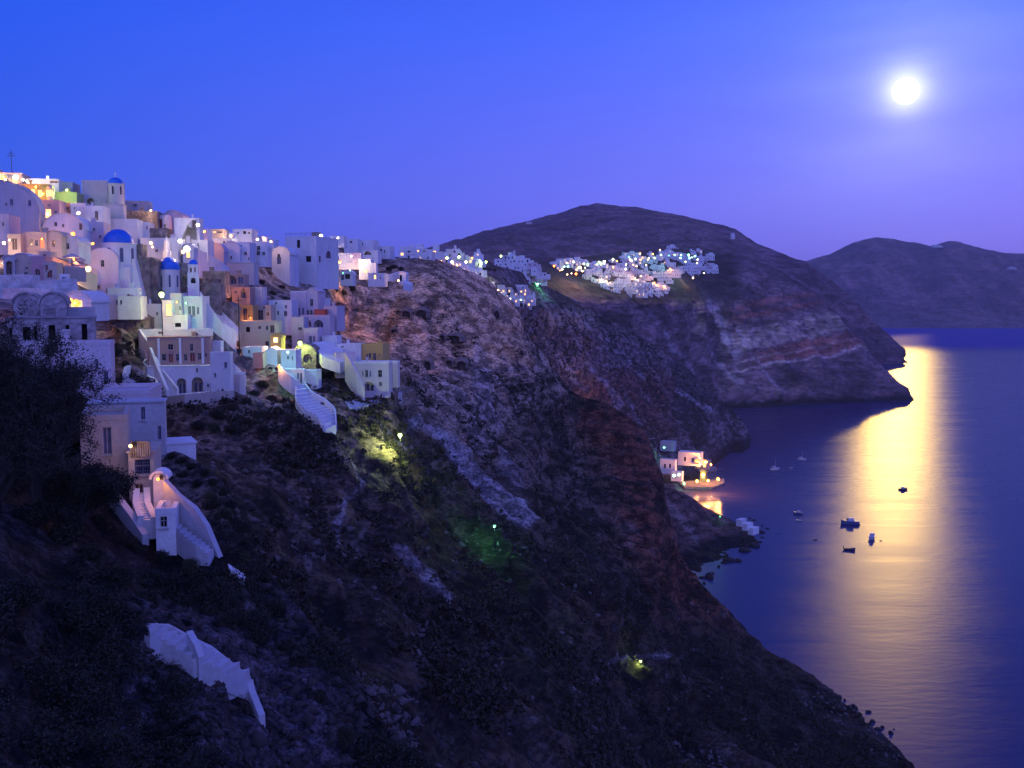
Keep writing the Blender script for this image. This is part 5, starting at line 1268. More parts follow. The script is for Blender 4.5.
# ------------------------------------------------------------------ boats
def sea_pt(px, py):
    r = ray(px, py); t = -H0/r[2]; return Vector((r[0]*t, t, 0))
def boat(label, px, py, Lp, yaw, kind, hull='boatw', cat='boat', ln=None):
    p = sea_pt(px, py); D = p.y; Lm = ln or Lp*D/F
    root = empty('motor_boat' if kind != 'sail' else 'sailing_boat', p, yaw); tag(root, label, cat, 'boats anchored in the bay')
    b = Lm*.19; hgt = Lm*.18; mb = MB(); st = [(-.5, .75, .0), (-.3, 1, 0), (0, 1.0, .0), (.25, .8, .12), (.42, .38, .3), (.5, .04, .42)]
    rings = []
    for x, wd, up in st:
        X = x*Lm; zt = hgt*(1 + up); rings.append([(X, -b*wd, zt), (X, -b*wd*.75, 0.02), (X*.96, 0, -hgt*.4), (X, b*wd*.75, .02), (X, b*wd, zt)])
    vs = [v for r in rings for v in r]; fs = []
    for i in range(len(st)-1):
        for k in range(4): fs.append((i*5+k, (i+1)*5+k, (i+1)*5+k+1, i*5+k+1))
        fs.append((i*5+4, (i+1)*5+4, (i+1)*5, i*5))
    fs.append((0,1,2,3,4)); mb.add(vs, fs); mb.build('hull', M[hull], root, recalc=True)
    if kind == 'motor':
        mb = MB(); h2 = hgt*.95
        mb.hexa([(-.22*Lm,-b*.7,hgt*.98),(.22*Lm,-b*.6,hgt*.98),(.22*Lm,b*.6,hgt*.98),(-.22*Lm,b*.7,hgt*.98)], [(-.18*Lm,-b*.6,hgt+h2),(.10*Lm,-b*.5,hgt+h2),(.10*Lm,b*.5,hgt+h2),(-.18*Lm,b*.6,hgt+h2)])
        c = mb.build('cabin', M['boatw'], root)
        mb = MB(); mb.hexa([(.215*Lm,-b*.45,hgt*1.25),(.222*Lm,-b*.45,hgt*1.2),(.222*Lm,b*.45,hgt*1.2),(.215*Lm,b*.45,hgt*1.25)], [(.115*Lm,-b*.4,hgt+h2*.9),(.125*Lm,-b*.4,hgt+h2*.9),(.125*Lm,b*.4,hgt+h2*.9),(.115*Lm,b*.4,hgt+h2*.9)]); mb.build('windscreen', M['glass'], c)
        mb = MB(); mb.tube([(-.05*Lm,0,hgt+h2),(-.06*Lm,0,hgt+h2*2.2)], .05, 5); mb.box(-.28*Lm,-b*.55,hgt+h2*.95,-.05*Lm,b*.55,hgt+h2*1.02); mb.build('mast', M['boatw'], root)
    elif kind == 'open':
        mb = MB()
        for x in (-.25, 0, .2): mb.box(x*Lm-.15, -b*.8, hgt*1.01, x*Lm+.15, b*.8, hgt*1.12)
        mb.build('thwart', M['woodpole'], root)
        mb = MB(); mb.box(-.56*Lm,-.2,hgt*.3,-.49*Lm,.2,hgt*1.9); mb.build('outboard_motor', M['metal'], root)
    else:
        mb = MB(); mb.tube([(.05*Lm,0,hgt*.5),(.05*Lm,0,Lm*1.25)], [.16,.10], 6); mb.tube([(.04*Lm,0,hgt*1.8),(-.4*Lm,0,hgt*1.9)], .14, 5); mb.build('mast', M['boatw'], root)
        mb = MB(); mb.tube([(.02*Lm,0,hgt*2.1),(-.36*Lm,0,hgt*2.2)], [.4,.28], 6); mb.box(-.15*Lm,-b*.5,hgt*.98,.2*Lm,b*.5,hgt*1.4); mb.build('furled_sail', M['boatw'], root)
    ALLT.append(root)
boat('large white motor cruiser, biggest boat in the bay', 850, 524, 18, math.radians(172), 'motor', 'boatb')
boat('dark motor boat floating alone in the brightest moon glitter', 903, 490, 9, .1, 'motor', 'boatd')
boat('small cabin boat right below the big cruiser towards the glitter', 872, 538, 7, 1.1, 'motor', 'boatw', ln=10)
boat('dark hulled open boat below the large cruiser', 849.5, 550, 11, -.35, 'open', 'boatd')
boat('white motor boat at the dark edge of the moonlit water', 798, 514, 9.5, 2.7, 'motor', 'boatb')
boat('pale skiff just under the white motor boat', 799, 521, 6, 2.9, 'open', 'boatw')
boat('sailing boat with a bare tall mast near the port', 775, 470, 5, .3, 'sail', 'boatw', ln=8.5)
boat('white sailing boat farther out than the tall masted one', 802, 460, 5, -.3, 'sail', 'boatw', ln=7)
boat('tiny pale boat between the two sailing boats', 791, 468, 2.5, .2, 'open', 'boatw', ln=3.5)
boat('tiny dark dinghy left of the large cruiser', 815.5, 540, 3.5, -.2, 'open', 'boatd')
boat('tiny dinghy trailing right of the small cabin boat', 881, 541, 2.5, 0, 'open', 'boatd')
boat('tiny dark dinghy off the port headland', 762.5, 526.5, 2.6, .5, 'open', 'boatd')
boat('faint dark boat low in the blue water right of the headland', 779, 534, 3, 0, 'open', 'boatb')
boat('tiny tender beside the stern of the large cruiser', 860, 525, 2.2, 1, 'open', 'boatd')

# ------------------------------------------------------------------ lamps
lamp('tall street lamp with a bright green white globe above the mansion', 161.5, 294.5, 196, 'lime', 700, .75, 'street lamp', pole=6.5, poletop=2.5)
lamp('lime glowing street lamp beside the vault mouths above the winding stairs', 300, 343, 226, 'lime', 600, .72, 'street lamp', pole=5, poletop=.8)
lamp('yellow green street lamp on the bare slope in mid picture', 400, 435, gD(400,450)-9, 'lime', 2600, .62, 'street lamp', pole=6.5, poletop=1.5)
lamp('small green street lamp farther down the bare slope', 494.5, 526, gD(494,536)-5, 'green', 900, .45, 'street lamp', pole=3.4)
lamp('pale green street lamp lowest on the dark cliff', 640.5, 661, gD(640,668)-4, 'lime', 420, .5, 'street lamp', pole=3)
t = empty('utility_pole', P(239.5, 352, 209)); tag(t, 'tall dark utility pole with a transformer box beside the cream cottages', 'utility pole')
mb = MB(); mb.tube([(0,0,-3),(0,0,11.5)], [.16,.11], 7); mb.build('pole', M['woodpole'], t); mb = MB(); mb.box(-.45,-.4,-.2,.45,.4,.6); mb.build('lower_box', M['metal'], t); mb = MB(); mb.box(-.7,-.05,10.6,.7,.05,10.75); mb.build('crossarm', M['woodpole'], t)
mb = MB(); mb.tube([(0,0,-2),(0,0,6)], .07, 6)
t = empty('antenna_mast', P(12, 176, 239)); tag(t, 'thin antenna mast on the skyline at the far left', 'antenna'); mb.build('mast', M['metal'], t); mb = MB(); mb.box(-.9,-.04,4.6,.9,.04,4.72); mb.box(-.6,-.04,5.2,.6,.04,5.3); mb.build('aerial', M['metal'], t)
LAMPS = [
 ('orange lamp at the very left end of the skyline',4,177,236,'orange',500,.5),('round warm lamp second on the left skyline',5.5+0,179.5,232,'warm',300,.35),('brightest green white globe on the left skyline',16,177,233,'cyan',500,.85),
 ('small warm lamp right of the green white globe',23,179.5,231,'white',350,.4),('small warm lamp at the start of the yellow terrace',27,181,230,'warm',350,.35),('yellow lamp over the middle of the yellow terrace',36,187,224,'orange',500,.35),
 ('yellow lamp at the low end of the yellow terrace',43,194,221,'orange',500,.45),('white lamp on the pink lit skyline house',44,181,236,'white',500,.3),('lamp on the roof of the grey skyline block lighting the lime lit house',67,190,227,'lime',450,.25),
 ('warm lamp at the lit window of the rosy house',47.5,214,214,'warm',350,.55),('lamp beside the black window of the small white house',78.5,213,219,'white',160,.5),('orange fire lamp on the left restaurant terrace',73,234,203,'orange',220,.6),
 ('orange lamp left on the lower restaurant terrace',82,241,202,'orange',170,.6),('small warm lamp in the middle of the lower restaurant terrace',83.5,244,200,'warm',60,.3),('small lamp right on the lower restaurant terrace',93,243.5,202,'orange',110,.4),
 ('round warm lamp bright beside the beige ramp and dark bush',88,269,186,'warm',380,.75),('white lamp by the cream porch door at the left',4,243,180,'white',250,.4),('warm lamp lighting the cream porch door',9.5,240,180,'warm',350,.2),
 ('red door lamp of the cream flat house',42,239,183.5,'orange',120,.25),('warm lamp under the broad parasol',74,259.5,174.5,'orange',150,.2),('fire lamp on the balcony above the ruined house',76,303,134,'fire',500,.7),('second smaller fire lamp on the balcony above the ruin',71,300,135,'orange',250,.35),
 ('lamp on the roof edge right of the blue skyline dome',151,210.5,240,'warm',250,.3),('white lamp at the corner of the cubic skyline house',198,225,236,'white',400,.6),('yellow white lamp on the wall behind the chapel dome',151,243,225,'warm',160,.5),
 ('small lamp left of the long terrace house vault',152.5,247,224,'warm',120,.35),('large warm lamp over the lit yellow vault',180,241,225,'white',90,.65),('glaring lamp in the mouth of the lit yellow vault',187,249,226,'white',140,1.0),('yellow lamp left of the lit yellow vault',183,252,225,'warm',120,.6),
 ('tall orange lamp on the skyline between two small houses',204.5,231.5,252,'orange',400,.4),('lamp at the right foot of the bright cream skyline house',257.5,239.5,277,'white',450,.5),('lamp on the left of the bright cream skyline house',231,236,274,'warm',500,.35),
 ('lamp in front of the strip window house',212,232,268,'warm',300,.3),('small lamp on the chimney house left of the great white cube',271,241.5,294,'warm',250,.5),('white lamp behind the stair tower of the great white cube',321,236,322,'white',500,.85),
 ('lamp lighting the skyline house right of the great white cube',338,238,388,'white',900,.6),('orange lamp on the floodlit long house',340,262,366,'orange',900,.6),('yellow lamp low at the step house corner',365.5,271,361,'orange',1300,.8),
 ('lamp in front of the floodlit long house',351,256,364,'white',1500,.4),('cool green lamp at the half round shell house',343,273,334,'green',15,.3),('lamp lighting the shell house front',350,270.5,331,'cyan',30,.3),
 ('warm lamp low in the ridge garden',398.5,280.5,362,'warm',120,.5),('orange lamp against the yellow lit cottage',238.5,311,233,'orange',700,.5),('low orange lamp at the yellow lit cottage corner',236,318.5,232,'orange',300,.35),
 ('yellow lamp in the ochre lit stair vault',275.5,340,218,'warm',500,.55),('small lamp glowing on the lamp lit house terrace',288,352,208,'cyan',400,.3),('orange lamp where the white terrace meets the rocks',279,366,205,'orange',120,.35),
 ('lamp in the orange arch by the tall street lamp',169,307,201,'orange',220,.35),('lamp inside the pink doorway house',177,302,204,'orange',120,.2),('green lamp at the tower base windows',186,303,205,'green',160,.2),
 ('lamp hanging on the near cream house balcony corner',130.5,446,60.8,'warm',12,.16),('hidden warm lamp glowing in the near orange arch',158,479,58.8,'orange',24,.14),
]
for lb, x, y, D_, hue, pw, r in LAMPS: lamp(lb, x, y, D_, hue, pw, r)
# lights of the far town
FL = [(405,255,470,'white',1.0),(413,254,480,'lime',.9),(421,257,470,'warm',1.0),(428,262,480,'orange',.9),(447,258,600,'lime',1.6),(452,262,600,'white',1.5),(459,257,610,'lime',1.7),(466,262,600,'white',1.5),(472,258,615,'orange',1.3),(457,265,590,'warm',1.2),
 (480,261,640,'lime',1.3),(486,262,660,'lime',1.4),(501,256,790,'lime',1.8),(517,257.5,800,'lime',1.6),(481,280,600,'orange',2.2),(477,284,590,'orange',1.6),(460,285,570,'warm',1),(510,299,628,'white',1.3),(506,303,628,'cyan',1.0),(521,300,632,'cyan',1.0),(498,290,645,'warm',1.0),(524,282,780,'warm',1),(532,281,790,'white',1.0),(538,284,800,'green',1.6)]
R7 = random.Random(21)
for k in range(46):
    u_ = R7.random(); x = 556 + 140*u_ + R7.uniform(-4, 4); y = 263 - 9*u_ + abs(R7.gauss(0, 1))*8*(1-.3*u_)
    FL.append((x, y, 1080 + 300*u_, R7.choice(['white','white','warm','warm','lime','orange','cyan']), R7.uniform(.8, 1.6)))
for x, y, hue, r in [(554,266,'orange',2.2),(567,263,'warm',1.8),(576,274,'orange',2.3),(599,262,'lime',2),(613,259.5,'lime',2.4),(629,257,'green',1.6),(640,253.5,'warm',1.6),(653,254,'orange',1.6),(661,255,'lime',1.6),(669,255.5,'green',1.5),(675,255,'green',1.8),(681,255,'green',1.7),(688.5,255,'green',3.2),(693,278,'warm',2.2),(659,287,'orange',3.4),(654,285,'orange',2),(637,291,'white',2.6),(633,286,'white',2.2),(660,250,'warm',1.4),(641,276,'warm',1.8),(606,281,'warm',1.5),(697,263,'warm',1.6),(704,273,'white',1.4)]:
    FL.append((x, y, 1075 + 320*max(0, (x-556)/140), hue, r))
HN = dict(white='white', warm='warm', lime='yellow green', orange='orange', cyan='pale green', green='green')
for x, y, D_, hue, r in FL:
    z = 'at the ridge end' if x < 432 else 'in the glowing yellow group' if x < 476 else 'around the outcrop and pyramid groups' if x < 545 else 'in the left street row' if x < 600 else 'in the middle of the far town' if x < 660 else 'at the right end of the far town'
    lb = '%s light glinting %s' % (HN[hue], z)
    lamp(lb, x, y, D_*.9965, hue, (620 if x > 545 else 1500)*(D_/500)**1.2*(r/1.5)**2, r*.70, group=lb, name='town_light')
# port lights
for lb, x, y, D_, hue, pw, r in [('green lamp above the grey roofed port shed',664,447.5,838,'green',700,1.1),('bright warm lamp at the left end of the port tavern',697,461,800,'orange',2200,2.3),('orange lamp on the roof of the port tavern',705,462,795,'orange',6000,2.4),
   ('large yellow lamp glowing over the port kiosk',703,474.5,760,'orange',8000,2.6),('orange lamp at the seaward end of the quay',718,479,762,'orange',6000,1.9),('orange lamp in the middle of the quay',708,480.5,755,'orange',6000,1.4),('orange lamp on the inner quay',697,481,752,'orange',6000,1.5),('cool green lamp left behind the quay',674,475.5,752,'cyan',3500,1.7),('pale lamp beside the green hut of the port',679,474.5,750,'cyan',2500,1.5),('green lamp at the left end of the quay',684,483.5,745,'green',2500,.9),('small orange lamp right on the upper landing stage',711,464.5,802,'orange',2500,1.0),('small green lamp on the headland path',720,516.5,628,'green',60,.5)]:
    lamp(lb, x, y, D_, hue, pw*1.5, r, name='port_lamp')

# ------------------------------------------------------------------ caves in the brown cliff
def cave(label, px, py, wpx, hpx):
    D = gD(px, py) - .3; s = D/F; w = wpx*s/2; h = hpx*s; p = P(px, py, D); az = math.atan2(p.x, p.y)
    root = empty('cave', p, -az); tag(root, label, 'cave', 'old cave dwellings in the brown cliff')
    sh = [(-w, -.3), (w, -.3)] + [(w*math.cos(q), h*.45 + h*.55*math.sin(q)) for q in [PI*i/12 for i in range(13)]]; k = len(sh)
    mb = MB(); d0 = -.9
    ou = [(x*1.22 + .12*math.sin(i*3.1), z*1.14 + .1*math.sin(i*2.3)) for i, (x, z) in enumerate(sh)]
    mb.add([(x, d0, z) for x, z in sh] + [(x, d0 + .15*math.sin(i), z) for i, (x, z) in enumerate(ou)] + [(x*1.5, 3.5, z*1.35) for x, z in ou], [(i, (i+1) % k, k+(i+1) % k, k+i) for i in range(k)] + [(k+i, k+(i+1) % k, 2*k+(i+1) % k, 2*k+i) for i in range(k)])
    mb.build('rock_lip', M['cliffstone'], root)
    mb = MB(); mb.add([(x, d0, z) for x, z in sh] + [(x, .35, z) for x, z in sh], [(i, (i+1) % k, k+(i+1) % k, k+i) for i in range(k)] + [tuple(range(k, 2*k))]); mb.build('hollow', M['cliffdark'], root)
M['cliffdark'] = masonry('cliff_stone_shade', (.06,.045,.04), (.12,.085,.07))
M['cliffstone'] = masonry('cliff_stone', (.22,.15,.12), (.38,.27,.21))
for lb, x, y, w_, h_ in [('round black cave lowest on the left of the brown cliff',426,369,9,8),('middle small black cave right of the round black one',449,365,6,5),('black cave on the right of the three lowest ones',461,368,9,7),('wide low arched cave in the middle of the brown cliff',452,341,15,5.5),('small dark cave beside the wide low arched one',442,340,5,5),
   ('small dark cave left in the brown cliff, nearest the ochre cube',394,333,5.5,4),('tall shallow arched cave high on the brown cliff',421,317,10,7),('pale shallow arched cave, highest on the left',406,317,8,6),('narrow dark cave near the right brow of the brown cliff',496.5,318,5,7)]:
    cave(lb, x, y, w_, h_)
# ------------------------------------------------------------------ scrub, bushes, loose rock
def quads_mesh(name, cen, size, mat, squash=1.0, seed=1):
    """many small leaf faces, one per centre, with random tilt"""
    r_ = np.random.default_rng(seed); n = len(cen)
    a = r_.normal(size=(n, 3)); a /= np.linalg.norm(a, axis=1)[:, None]
    b = np.cross(a, r_.normal(size=(n, 3))); b /= np.linalg.norm(b, axis=1)[:, None]
    s = size[:, None]*r_.uniform(.6, 1.3, (n, 1)); a = a*s; b = b*s*.6
    v = np.stack([cen-a, cen-b*.9, cen+a, cen+b], 1).reshape(-1, 3)
    me = bpy.data.meshes.new(name); me.vertices.add(4*n); me.vertices.foreach_set('co', v.reshape(-1).astype('f4'))
    me.loops.add(4*n); me.loops.foreach_set('vertex_index', np.arange(4*n, dtype='i4')); me.polygons.add(n)
    me.polygons.foreach_set('loop_start', (np.arange(n)*4).astype('i4')); me.polygons.foreach_set('loop_total', np.full(n, 4, 'i4'))
    me.update(calc_edges=True); me.materials.append(mat); return me

def clump_centres(P0, rad, per, r_, flat=.75):
    """points through lumpy domes standing on P0"""
    n = len(P0); d = r_.normal(size=(n, per, 3)); d /= np.linalg.norm(d, axis=2)[..., None]; d[..., 2] = np.abs(d[..., 2])*flat
    rr = rad[:, None]*r_.uniform(.45, 1.05, (n, per))*(1 + .25*np.sin(d[..., 0]*5 + np.arange(n)[:, None]))
    return (P0[:, None] + d*rr[..., None]).reshape(-1, 3)

def scatter(S, n, r_, dens, x0, x1, y0, y1):
    out = []; R_, K = S.P3.shape[:2]
    while len(out) < n:
        j = r_.integers(0, K, 4000); i = r_.integers(2, R_-1, 4000)
        px = S.px[i, j]; py = S.py[i, j]; ok = (px > x0) & (px < x1) & (py > y0) & (py < y1)
        p = S.P3[i, j]; ok &= r_.random(4000) < dens(px, py, p)
        out += [(p[k], i[k], j[k]) for k in np.nonzero(ok)[0]]
    return np.array([o[0] for o in out[:n]])
rg = np.random.default_rng(77)
twA = townA(SA)
def densA(px, py, p):
    v = fbm(p[:, 0]*.035, p[:, 1]*.035, p[:, 2]*.06, 4, .6)
    town_line = np.interp(px, [-200,0,60,110,150,200,240,300,345,370,400,440,520,600,700,900], [430,350,350,350,405,405,372,380,395,396,310,285,345,420,600,760])
    d = sstep(-.12, .25, v)*np.clip((py - town_line)/25, 0, 1)
    brown = ((px > 340) & (px < 520) & (py < 372)); d = np.where(brown, d*.3, d)
    for pts, w in [([(397,428),(430,462),(462,497),(500,540)], 14), ([(474,400),(482,430),(488,470),(500,505)], 9), ([(380,566),(404,596),(425,624)], 6)]:
        d = d*(1 - .93*segmask(px, py, pts, w))
    return d
A_ = scatter(SA, 13000, rg, densA, -20, 900, 300, 790)
rad = rg.uniform(.35, 1.0, len(A_))**1.3*1.5 + .25
cen = clump_centres(A_, rad, 22, rg, .7)
o = bpy.data.objects.new('scrub', quads_mesh('scrub', cen, np.repeat(rad*.30, 22), M['leaf2'])); link(o); tag(o, kind='stuff')
# hillside scrub within the upper rocks, sparse
def densU(px, py, p):
    v = fbm(p[:, 0]*.05 + 9, p[:, 1]*.05, p[:, 2]*.06, 3, .6); return sstep(.0, .3, v)*.6
U_ = scatter(SA, 900, rg, densU, 95, 460, 262, 400); ru = rg.uniform(.3, .9, len(U_))
o = bpy.data.objects.new('hillside_scrub', quads_mesh('hillside_scrub', clump_centres(U_, ru, 22, rg, .7), np.repeat(ru*.3, 22), M['leaf3'], seed=4)); link(o); tag(o, kind='stuff')
def densN(px, py, p):
    v = fbm(p[:, 0]*.15, p[:, 1]*.15, p[:, 2]*.2, 3, .6); pale = (px > 130) & (px < 300) & (py > 640)
    st = segmask(px, py, [(150,632),(200,660),(250,690),(262,722)], 16)
    hs = (px > 75) & (px < 225) & (py < 575) & (py > 400)
    return sstep(-.1, .2, v)*np.where(pale, .35, 1)*(1-st)*np.where(hs & (px > 95), .12, 1)
N_ = scatter(SN, 1700, rg, densN, -30, 430, 400, 800); rn = rg.uniform(.2, .75, len(N_))
o = bpy.data.objects.new('near_scrub', quads_mesh('near_scrub', clump_centres(N_, rn, 110, rg, .8), np.repeat(rn*.11, 110), M['leaf'], seed=5)); link(o); tag(o, kind='stuff')
def dens0(px, py, p): return sstep(.0, .25, fbm(p[:, 0]*.02, p[:, 1]*.02, p[:, 2]*.03, 3, .6))*(p[:, 2] > 8)
Z_ = scatter(S0, 2500, rg, dens0, 500, 740, 320, 450); rz = rg.uniform(.6, 1.8, len(Z_))
o = bpy.data.objects.new('ravine_scrub', quads_mesh('ravine_scrub', clump_centres(Z_, rz, 12, rg, .6), np.repeat(rz*.4, 12), M['leaf2'], seed=6)); link(o); tag(o, kind='stuff')

# loose stones
def stones(name, S, n, dens, box, r0, r1, mat, seed):
    r_ = np.random.default_rng(seed); Q = scatter(S, n, r_, dens, *box); R_ = r_.uniform(0, 1, n)**3*(r1-r0) + r0
    base = np.array([(1,0,0),(-1,0,0),(0,1,0),(0,-1,0),(0,0,1),(0,0,-1)], float)
    fc = np.array([(0,2,4),(2,1,4),(1,3,4),(3,0,4),(2,0,5),(1,2,5),(3,1,5),(0,3,5)])
    v = (base[None]*r_.uniform(.5, 1.2, (n, 6, 1)) + r_.normal(size=(n, 6, 3))*.22)*R_[:, None, None]; v[..., 2] *= .8
    v = (v + Q[:, None]).reshape(-1, 3); f = (fc[None] + (np.arange(n)*6)[:, None, None]).reshape(-1, 3)
    me = bpy.data.meshes.new(name); me.vertices.add(len(v)); me.vertices.foreach_set('co', v.reshape(-1).astype('f4'))
    me.loops.add(len(f)*3); me.loops.foreach_set('vertex_index', f.reshape(-1).astype('i4')); me.polygons.add(len(f))
    me.polygons.foreach_set('loop_start', (np.arange(len(f))*3).astype('i4')); me.polygons.foreach_set('loop_total', np.full(len(f), 3, 'i4'))
    me.update(calc_edges=True); me.materials.append(mat); o = bpy.data.objects.new(name, me); link(o); tag(o, kind='stuff')
pale_rock = plain('pale_volcanic_rock', (.12,.10,.10), .95); dark_rock = plain('dark_volcanic_rock', (.042,.034,.033), .95)
def dR(px, py, p):
    v = fbm(p[:, 0]*.04 + 30, p[:, 1]*.04, p[:, 2]*.06, 4, .6); tl = np.interp(px, [-200,0,60,110,150,200,240,300,345,370,400,440,900], [430,350,350,350,405,405,372,380,395,396,300,270,200])
    return sstep(-.05, .3, v)*(py > tl)
stones('loose_rocks', SA, 3500, dR, (0, 880, 300, 790), .15, 1.1, pale_rock, 31)
stones('dark_boulders', SA, 5000, lambda a, b, p: np.where(b > 400, .8, .15), (0, 900, 290, 790), 0.2, 1.0, dark_rock, 32)
stones('near_stones', SN, 1300, lambda a, b, p: np.where((a > 120) & (b > 590), .9, .15), (60, 430, 480, 800), .06, .5, dark_rock, 33)
stones('ravine_rocks', S0, 3000, lambda a, b, p: (p[:, 2] > 3)*.8, (500, 755, 300, 470), .5, 2.6, dark_rock, 34)

# individual bushes
def bush_mesh(seed, leaf):
    r_ = np.random.default_rng(seed); lob = []
    for k in range(9):
        a = r_.uniform(0, 2*PI); q = r_.uniform(0, .55); lob.append((q*math.cos(a), q*math.sin(a), r_.uniform(.25, .62), r_.uniform(.3, .48)))
    pts = []
    for (x, y, z, r) in lob:
        n = 330; d = r_.normal(size=(n, 3)); d /= np.linalg.norm(d, axis=1)[:, None]
        k = r*r_.uniform(.55, 1.06, (n, 1)); pts.append(np.array([x, y, z]) + d*k)
    p = np.concatenate(pts); p[:, 2] = np.maximum(p[:, 2], -.1)
    return quads_mesh('foliage', p, np.full(len(p), .05), M[leaf], seed=seed)
BM_ = [bush_mesh(100+i, l) for i, l in enumerate(['leaf', 'leaf2', 'leaf', 'leaf3', 'leaf2'])]
smb = MB()
for k in range(5):
    a = k*1.3; smb.tube([(0,0,-.3), (.12*math.cos(a), .12*math.sin(a), .15), (.35*math.cos(a), .35*math.sin(a), .5)], [.03, .022, .01], 5)
stem0 = smb.build('stem', M['bark']); stem_me = stem0.data; bpy.data.objects.remove(stem0)
def bush(px, py, rpx, label, group, S=None, k=None, dD=0):
    S = S or SA; D = S.at(px, py) + dD; r = rpx*D/F; p = P(px, py, D) - Vector((0, 0, r*.25)); k = (int(px*7 + py) % 5) if k is None else k
    root = empty('bush', p, (px*1.7) % 6.28); root.scale = (r*1.05, r*1.05, r*.95); tag(root, label, 'bush', group)
    f = bpy.data.objects.new('foliage', BM_[k]); link(f, root); s = bpy.data.objects.new('stem', stem_me); link(s, root)
g1 = 'dark round bushes below the brown mansion'
for x, y, r in [(170,408,10),(184,412,9),(196,410,8),(206,412,8),(159,404,6),(218,416,12),(232,410,11),(246,404,9),(214,430,12),(196,428,11),(230,432,12),(246,424,10)]:
    bush(x, y, r, 'dark round bush in the belt below the brown mansion terrace', g1)
g2 = 'brown bushes beside the curved near wall'
for x, y, r in [(212,508,15),(196,498,10),(226,516,14),(240,530,14),(190,486,9),(222,496,10),(206,482,8)]:
    bush(x, y, r, 'brown leaved bush right of the curved near wall', g2, SN if y > 505 else SA, dD=0)
g3 = 'large bushes on the near slope'
for x, y, r in [(176,590,22),(210,600,25),(232,622,20),(255,640,18),(270,610,17),(262,575,16),(244,560,15),(160,560,14),(190,568,16),(286,650,16),(150,600,18),(120,580,22),(90,560,24),(60,540,28),(30,520,30),(100,610,26),(60,620,30),(15,600,34),(30,680,36),(80,690,30),(120,660,22),(40,750,38),(110,745,30),(10,480,30),(50,485,26),(85,500,20),(110,530,18),(128,545,14),(320,700,16),(345,740,18)]:
    bush(x, y, r, 'large dark bush crowding the near slope around the white walls', g3, SN)
g4 = 'dark bushes on the rocks left of the winding stairs'
for x, y, r in [(262,386,9),(254,396,10),(270,400,8),(240,390,8),(278,412,9),(300,440,9),(316,446,10),(262,432,12),(285,430,8),(338,420,9),(330,440,11),(346,430,8),(336,396,7),(347,394,6),(322,385,6)]:
    bush(x, y, r, 'dark bush on the rocks around the winding white stairs', g4)
g5 = 'bushes between the mauve house and the mansion'
for x, y, r in [(120,336,9),(130,346,8),(136,356,8),(126,366,9),(118,352,9),(134,330,7),(104,300,6),(88,288,7),(96,296,6),(131,383,6)]:
    bush(x, y, r, 'dark bush on the gully between the mauve house and the mansion', g5)
bush(81, 284, 6, 'dark bush against the beige ramp beside the round warm lamp', None); bush(58, 256, 5, 'dark planting hedge left of the restaurant parasols', None)
g6 = 'shrubs below the great white cube house'
for x, y, r in [(272,294,6),(281,288,5),(262,283,5),(343,294,7),(351,289,6),(336,291,5),(252,279,4),(329,300,4)]:
    bush(x, y, r, 'grey green shrub on the rocks below the great white cube house', g6)
g7 = 'dark trees between the far town groups'
for x, y, r in [(388,270,5),(394,268,5),(401,270,5),(484,268,4),(489,270,4),(482,273,4),(494,271,4)]:
    bush(x, y, r, 'dark bush on the ridge before the far town', g7, S0 if x > 430 else SA)

# ------------------------------------------------------------------ tree at the left edge
def tree(label, px, py, D, height, spread, seed, lean=(0,0)):
    R_ = random.Random(seed); base = P(px, py, D) ; root = empty('tree', base); tag(root, label, 'tree')
    tb = MB(); tips = []
    def grow(p, d, ln, rad, lev):
        pts = [p]; rs = [rad]; q = p.copy(); dd = d.copy(); n = 4
        for i in range(n):
            dd = (dd + Vector((R_.gauss(0,.20), R_.gauss(0,.20), R_.gauss(.03,.12)))).normalized(); q = q + dd*ln/n; pts.append(q.copy()); rs.append(rad*(1-.62*(i+1)/n))
            if lev >= 2: tips.append((q.copy(), lev))
        tb.tube(pts, rs, 6 if lev < 2 else 4 if lev < 3 else 3, cap=False)
        if lev < 4:
            for k in range(4 if lev < 2 else 3):
                t = R_.choice(range(1 if lev else 2, n+1)); a = Vector((R_.gauss(0,1)*spread, R_.gauss(0,1)*spread*.8, R_.gauss(.35,.5))).normalized()
                grow(pts[t], (dd*.55 + a*.8).normalized(), ln*R_.uniform(.55,.78), max(rs[t]*.7, .018), lev+1)
    for k in range(3): grow(Vector((R_.gauss(0,.2), R_.gauss(0,.2), -.5)), Vector((R_.gauss(lean[0],.3), R_.gauss(lean[1],.3), 1)).normalized(), height*.42, .16, 0)
    tr = tb.build('trunk', M['bark'], root)
    r_ = np.random.default_rng(seed); T_ = np.array([tuple(t[0]) for t in tips]); T_ = T_[r_.random(len(T_)) < .9]
    per = 13; c = (T_[:, None] + r_.normal(size=(len(T_), per, 3))*.16).reshape(-1, 3)
    f = bpy.data.objects.new('crown', quads_mesh('crown', c, np.full(len(c), .055), M['leaf'], seed=seed)); link(f, root)
g8 = 'dark bushes along the brow of the near spur'
for x, y, r in [(0,362,20),(16,368,18),(32,376,18),(48,384,16),(64,392,15),(78,402,14),(-14,358,20),(172,458,8),(182,462,8),(192,468,8),(204,474,9),(214,484,9),(224,494,10),(232,506,10),(184,476,9),(198,486,10),(210,498,10),(100,522,13),(122,540,13),(140,552,12),(86,506,13),(20,420,24),(50,430,22),(72,446,18),(0,450,26),(34,462,24),(246,550,12),(258,568,12)]:
    bush(x, y, r, 'dark bush along the brow of the near spur beside the houses', g8, SN)
tree('dark leafy tree with bare twigs reaching over the mauve house', 38, 500, 50, 8.5, 1.1, 3, (.1, 0))
tree('tall dark tree cut by the left edge of the picture', -8, 490, 46, 9.5, 1.0, 8, (.15, 0))
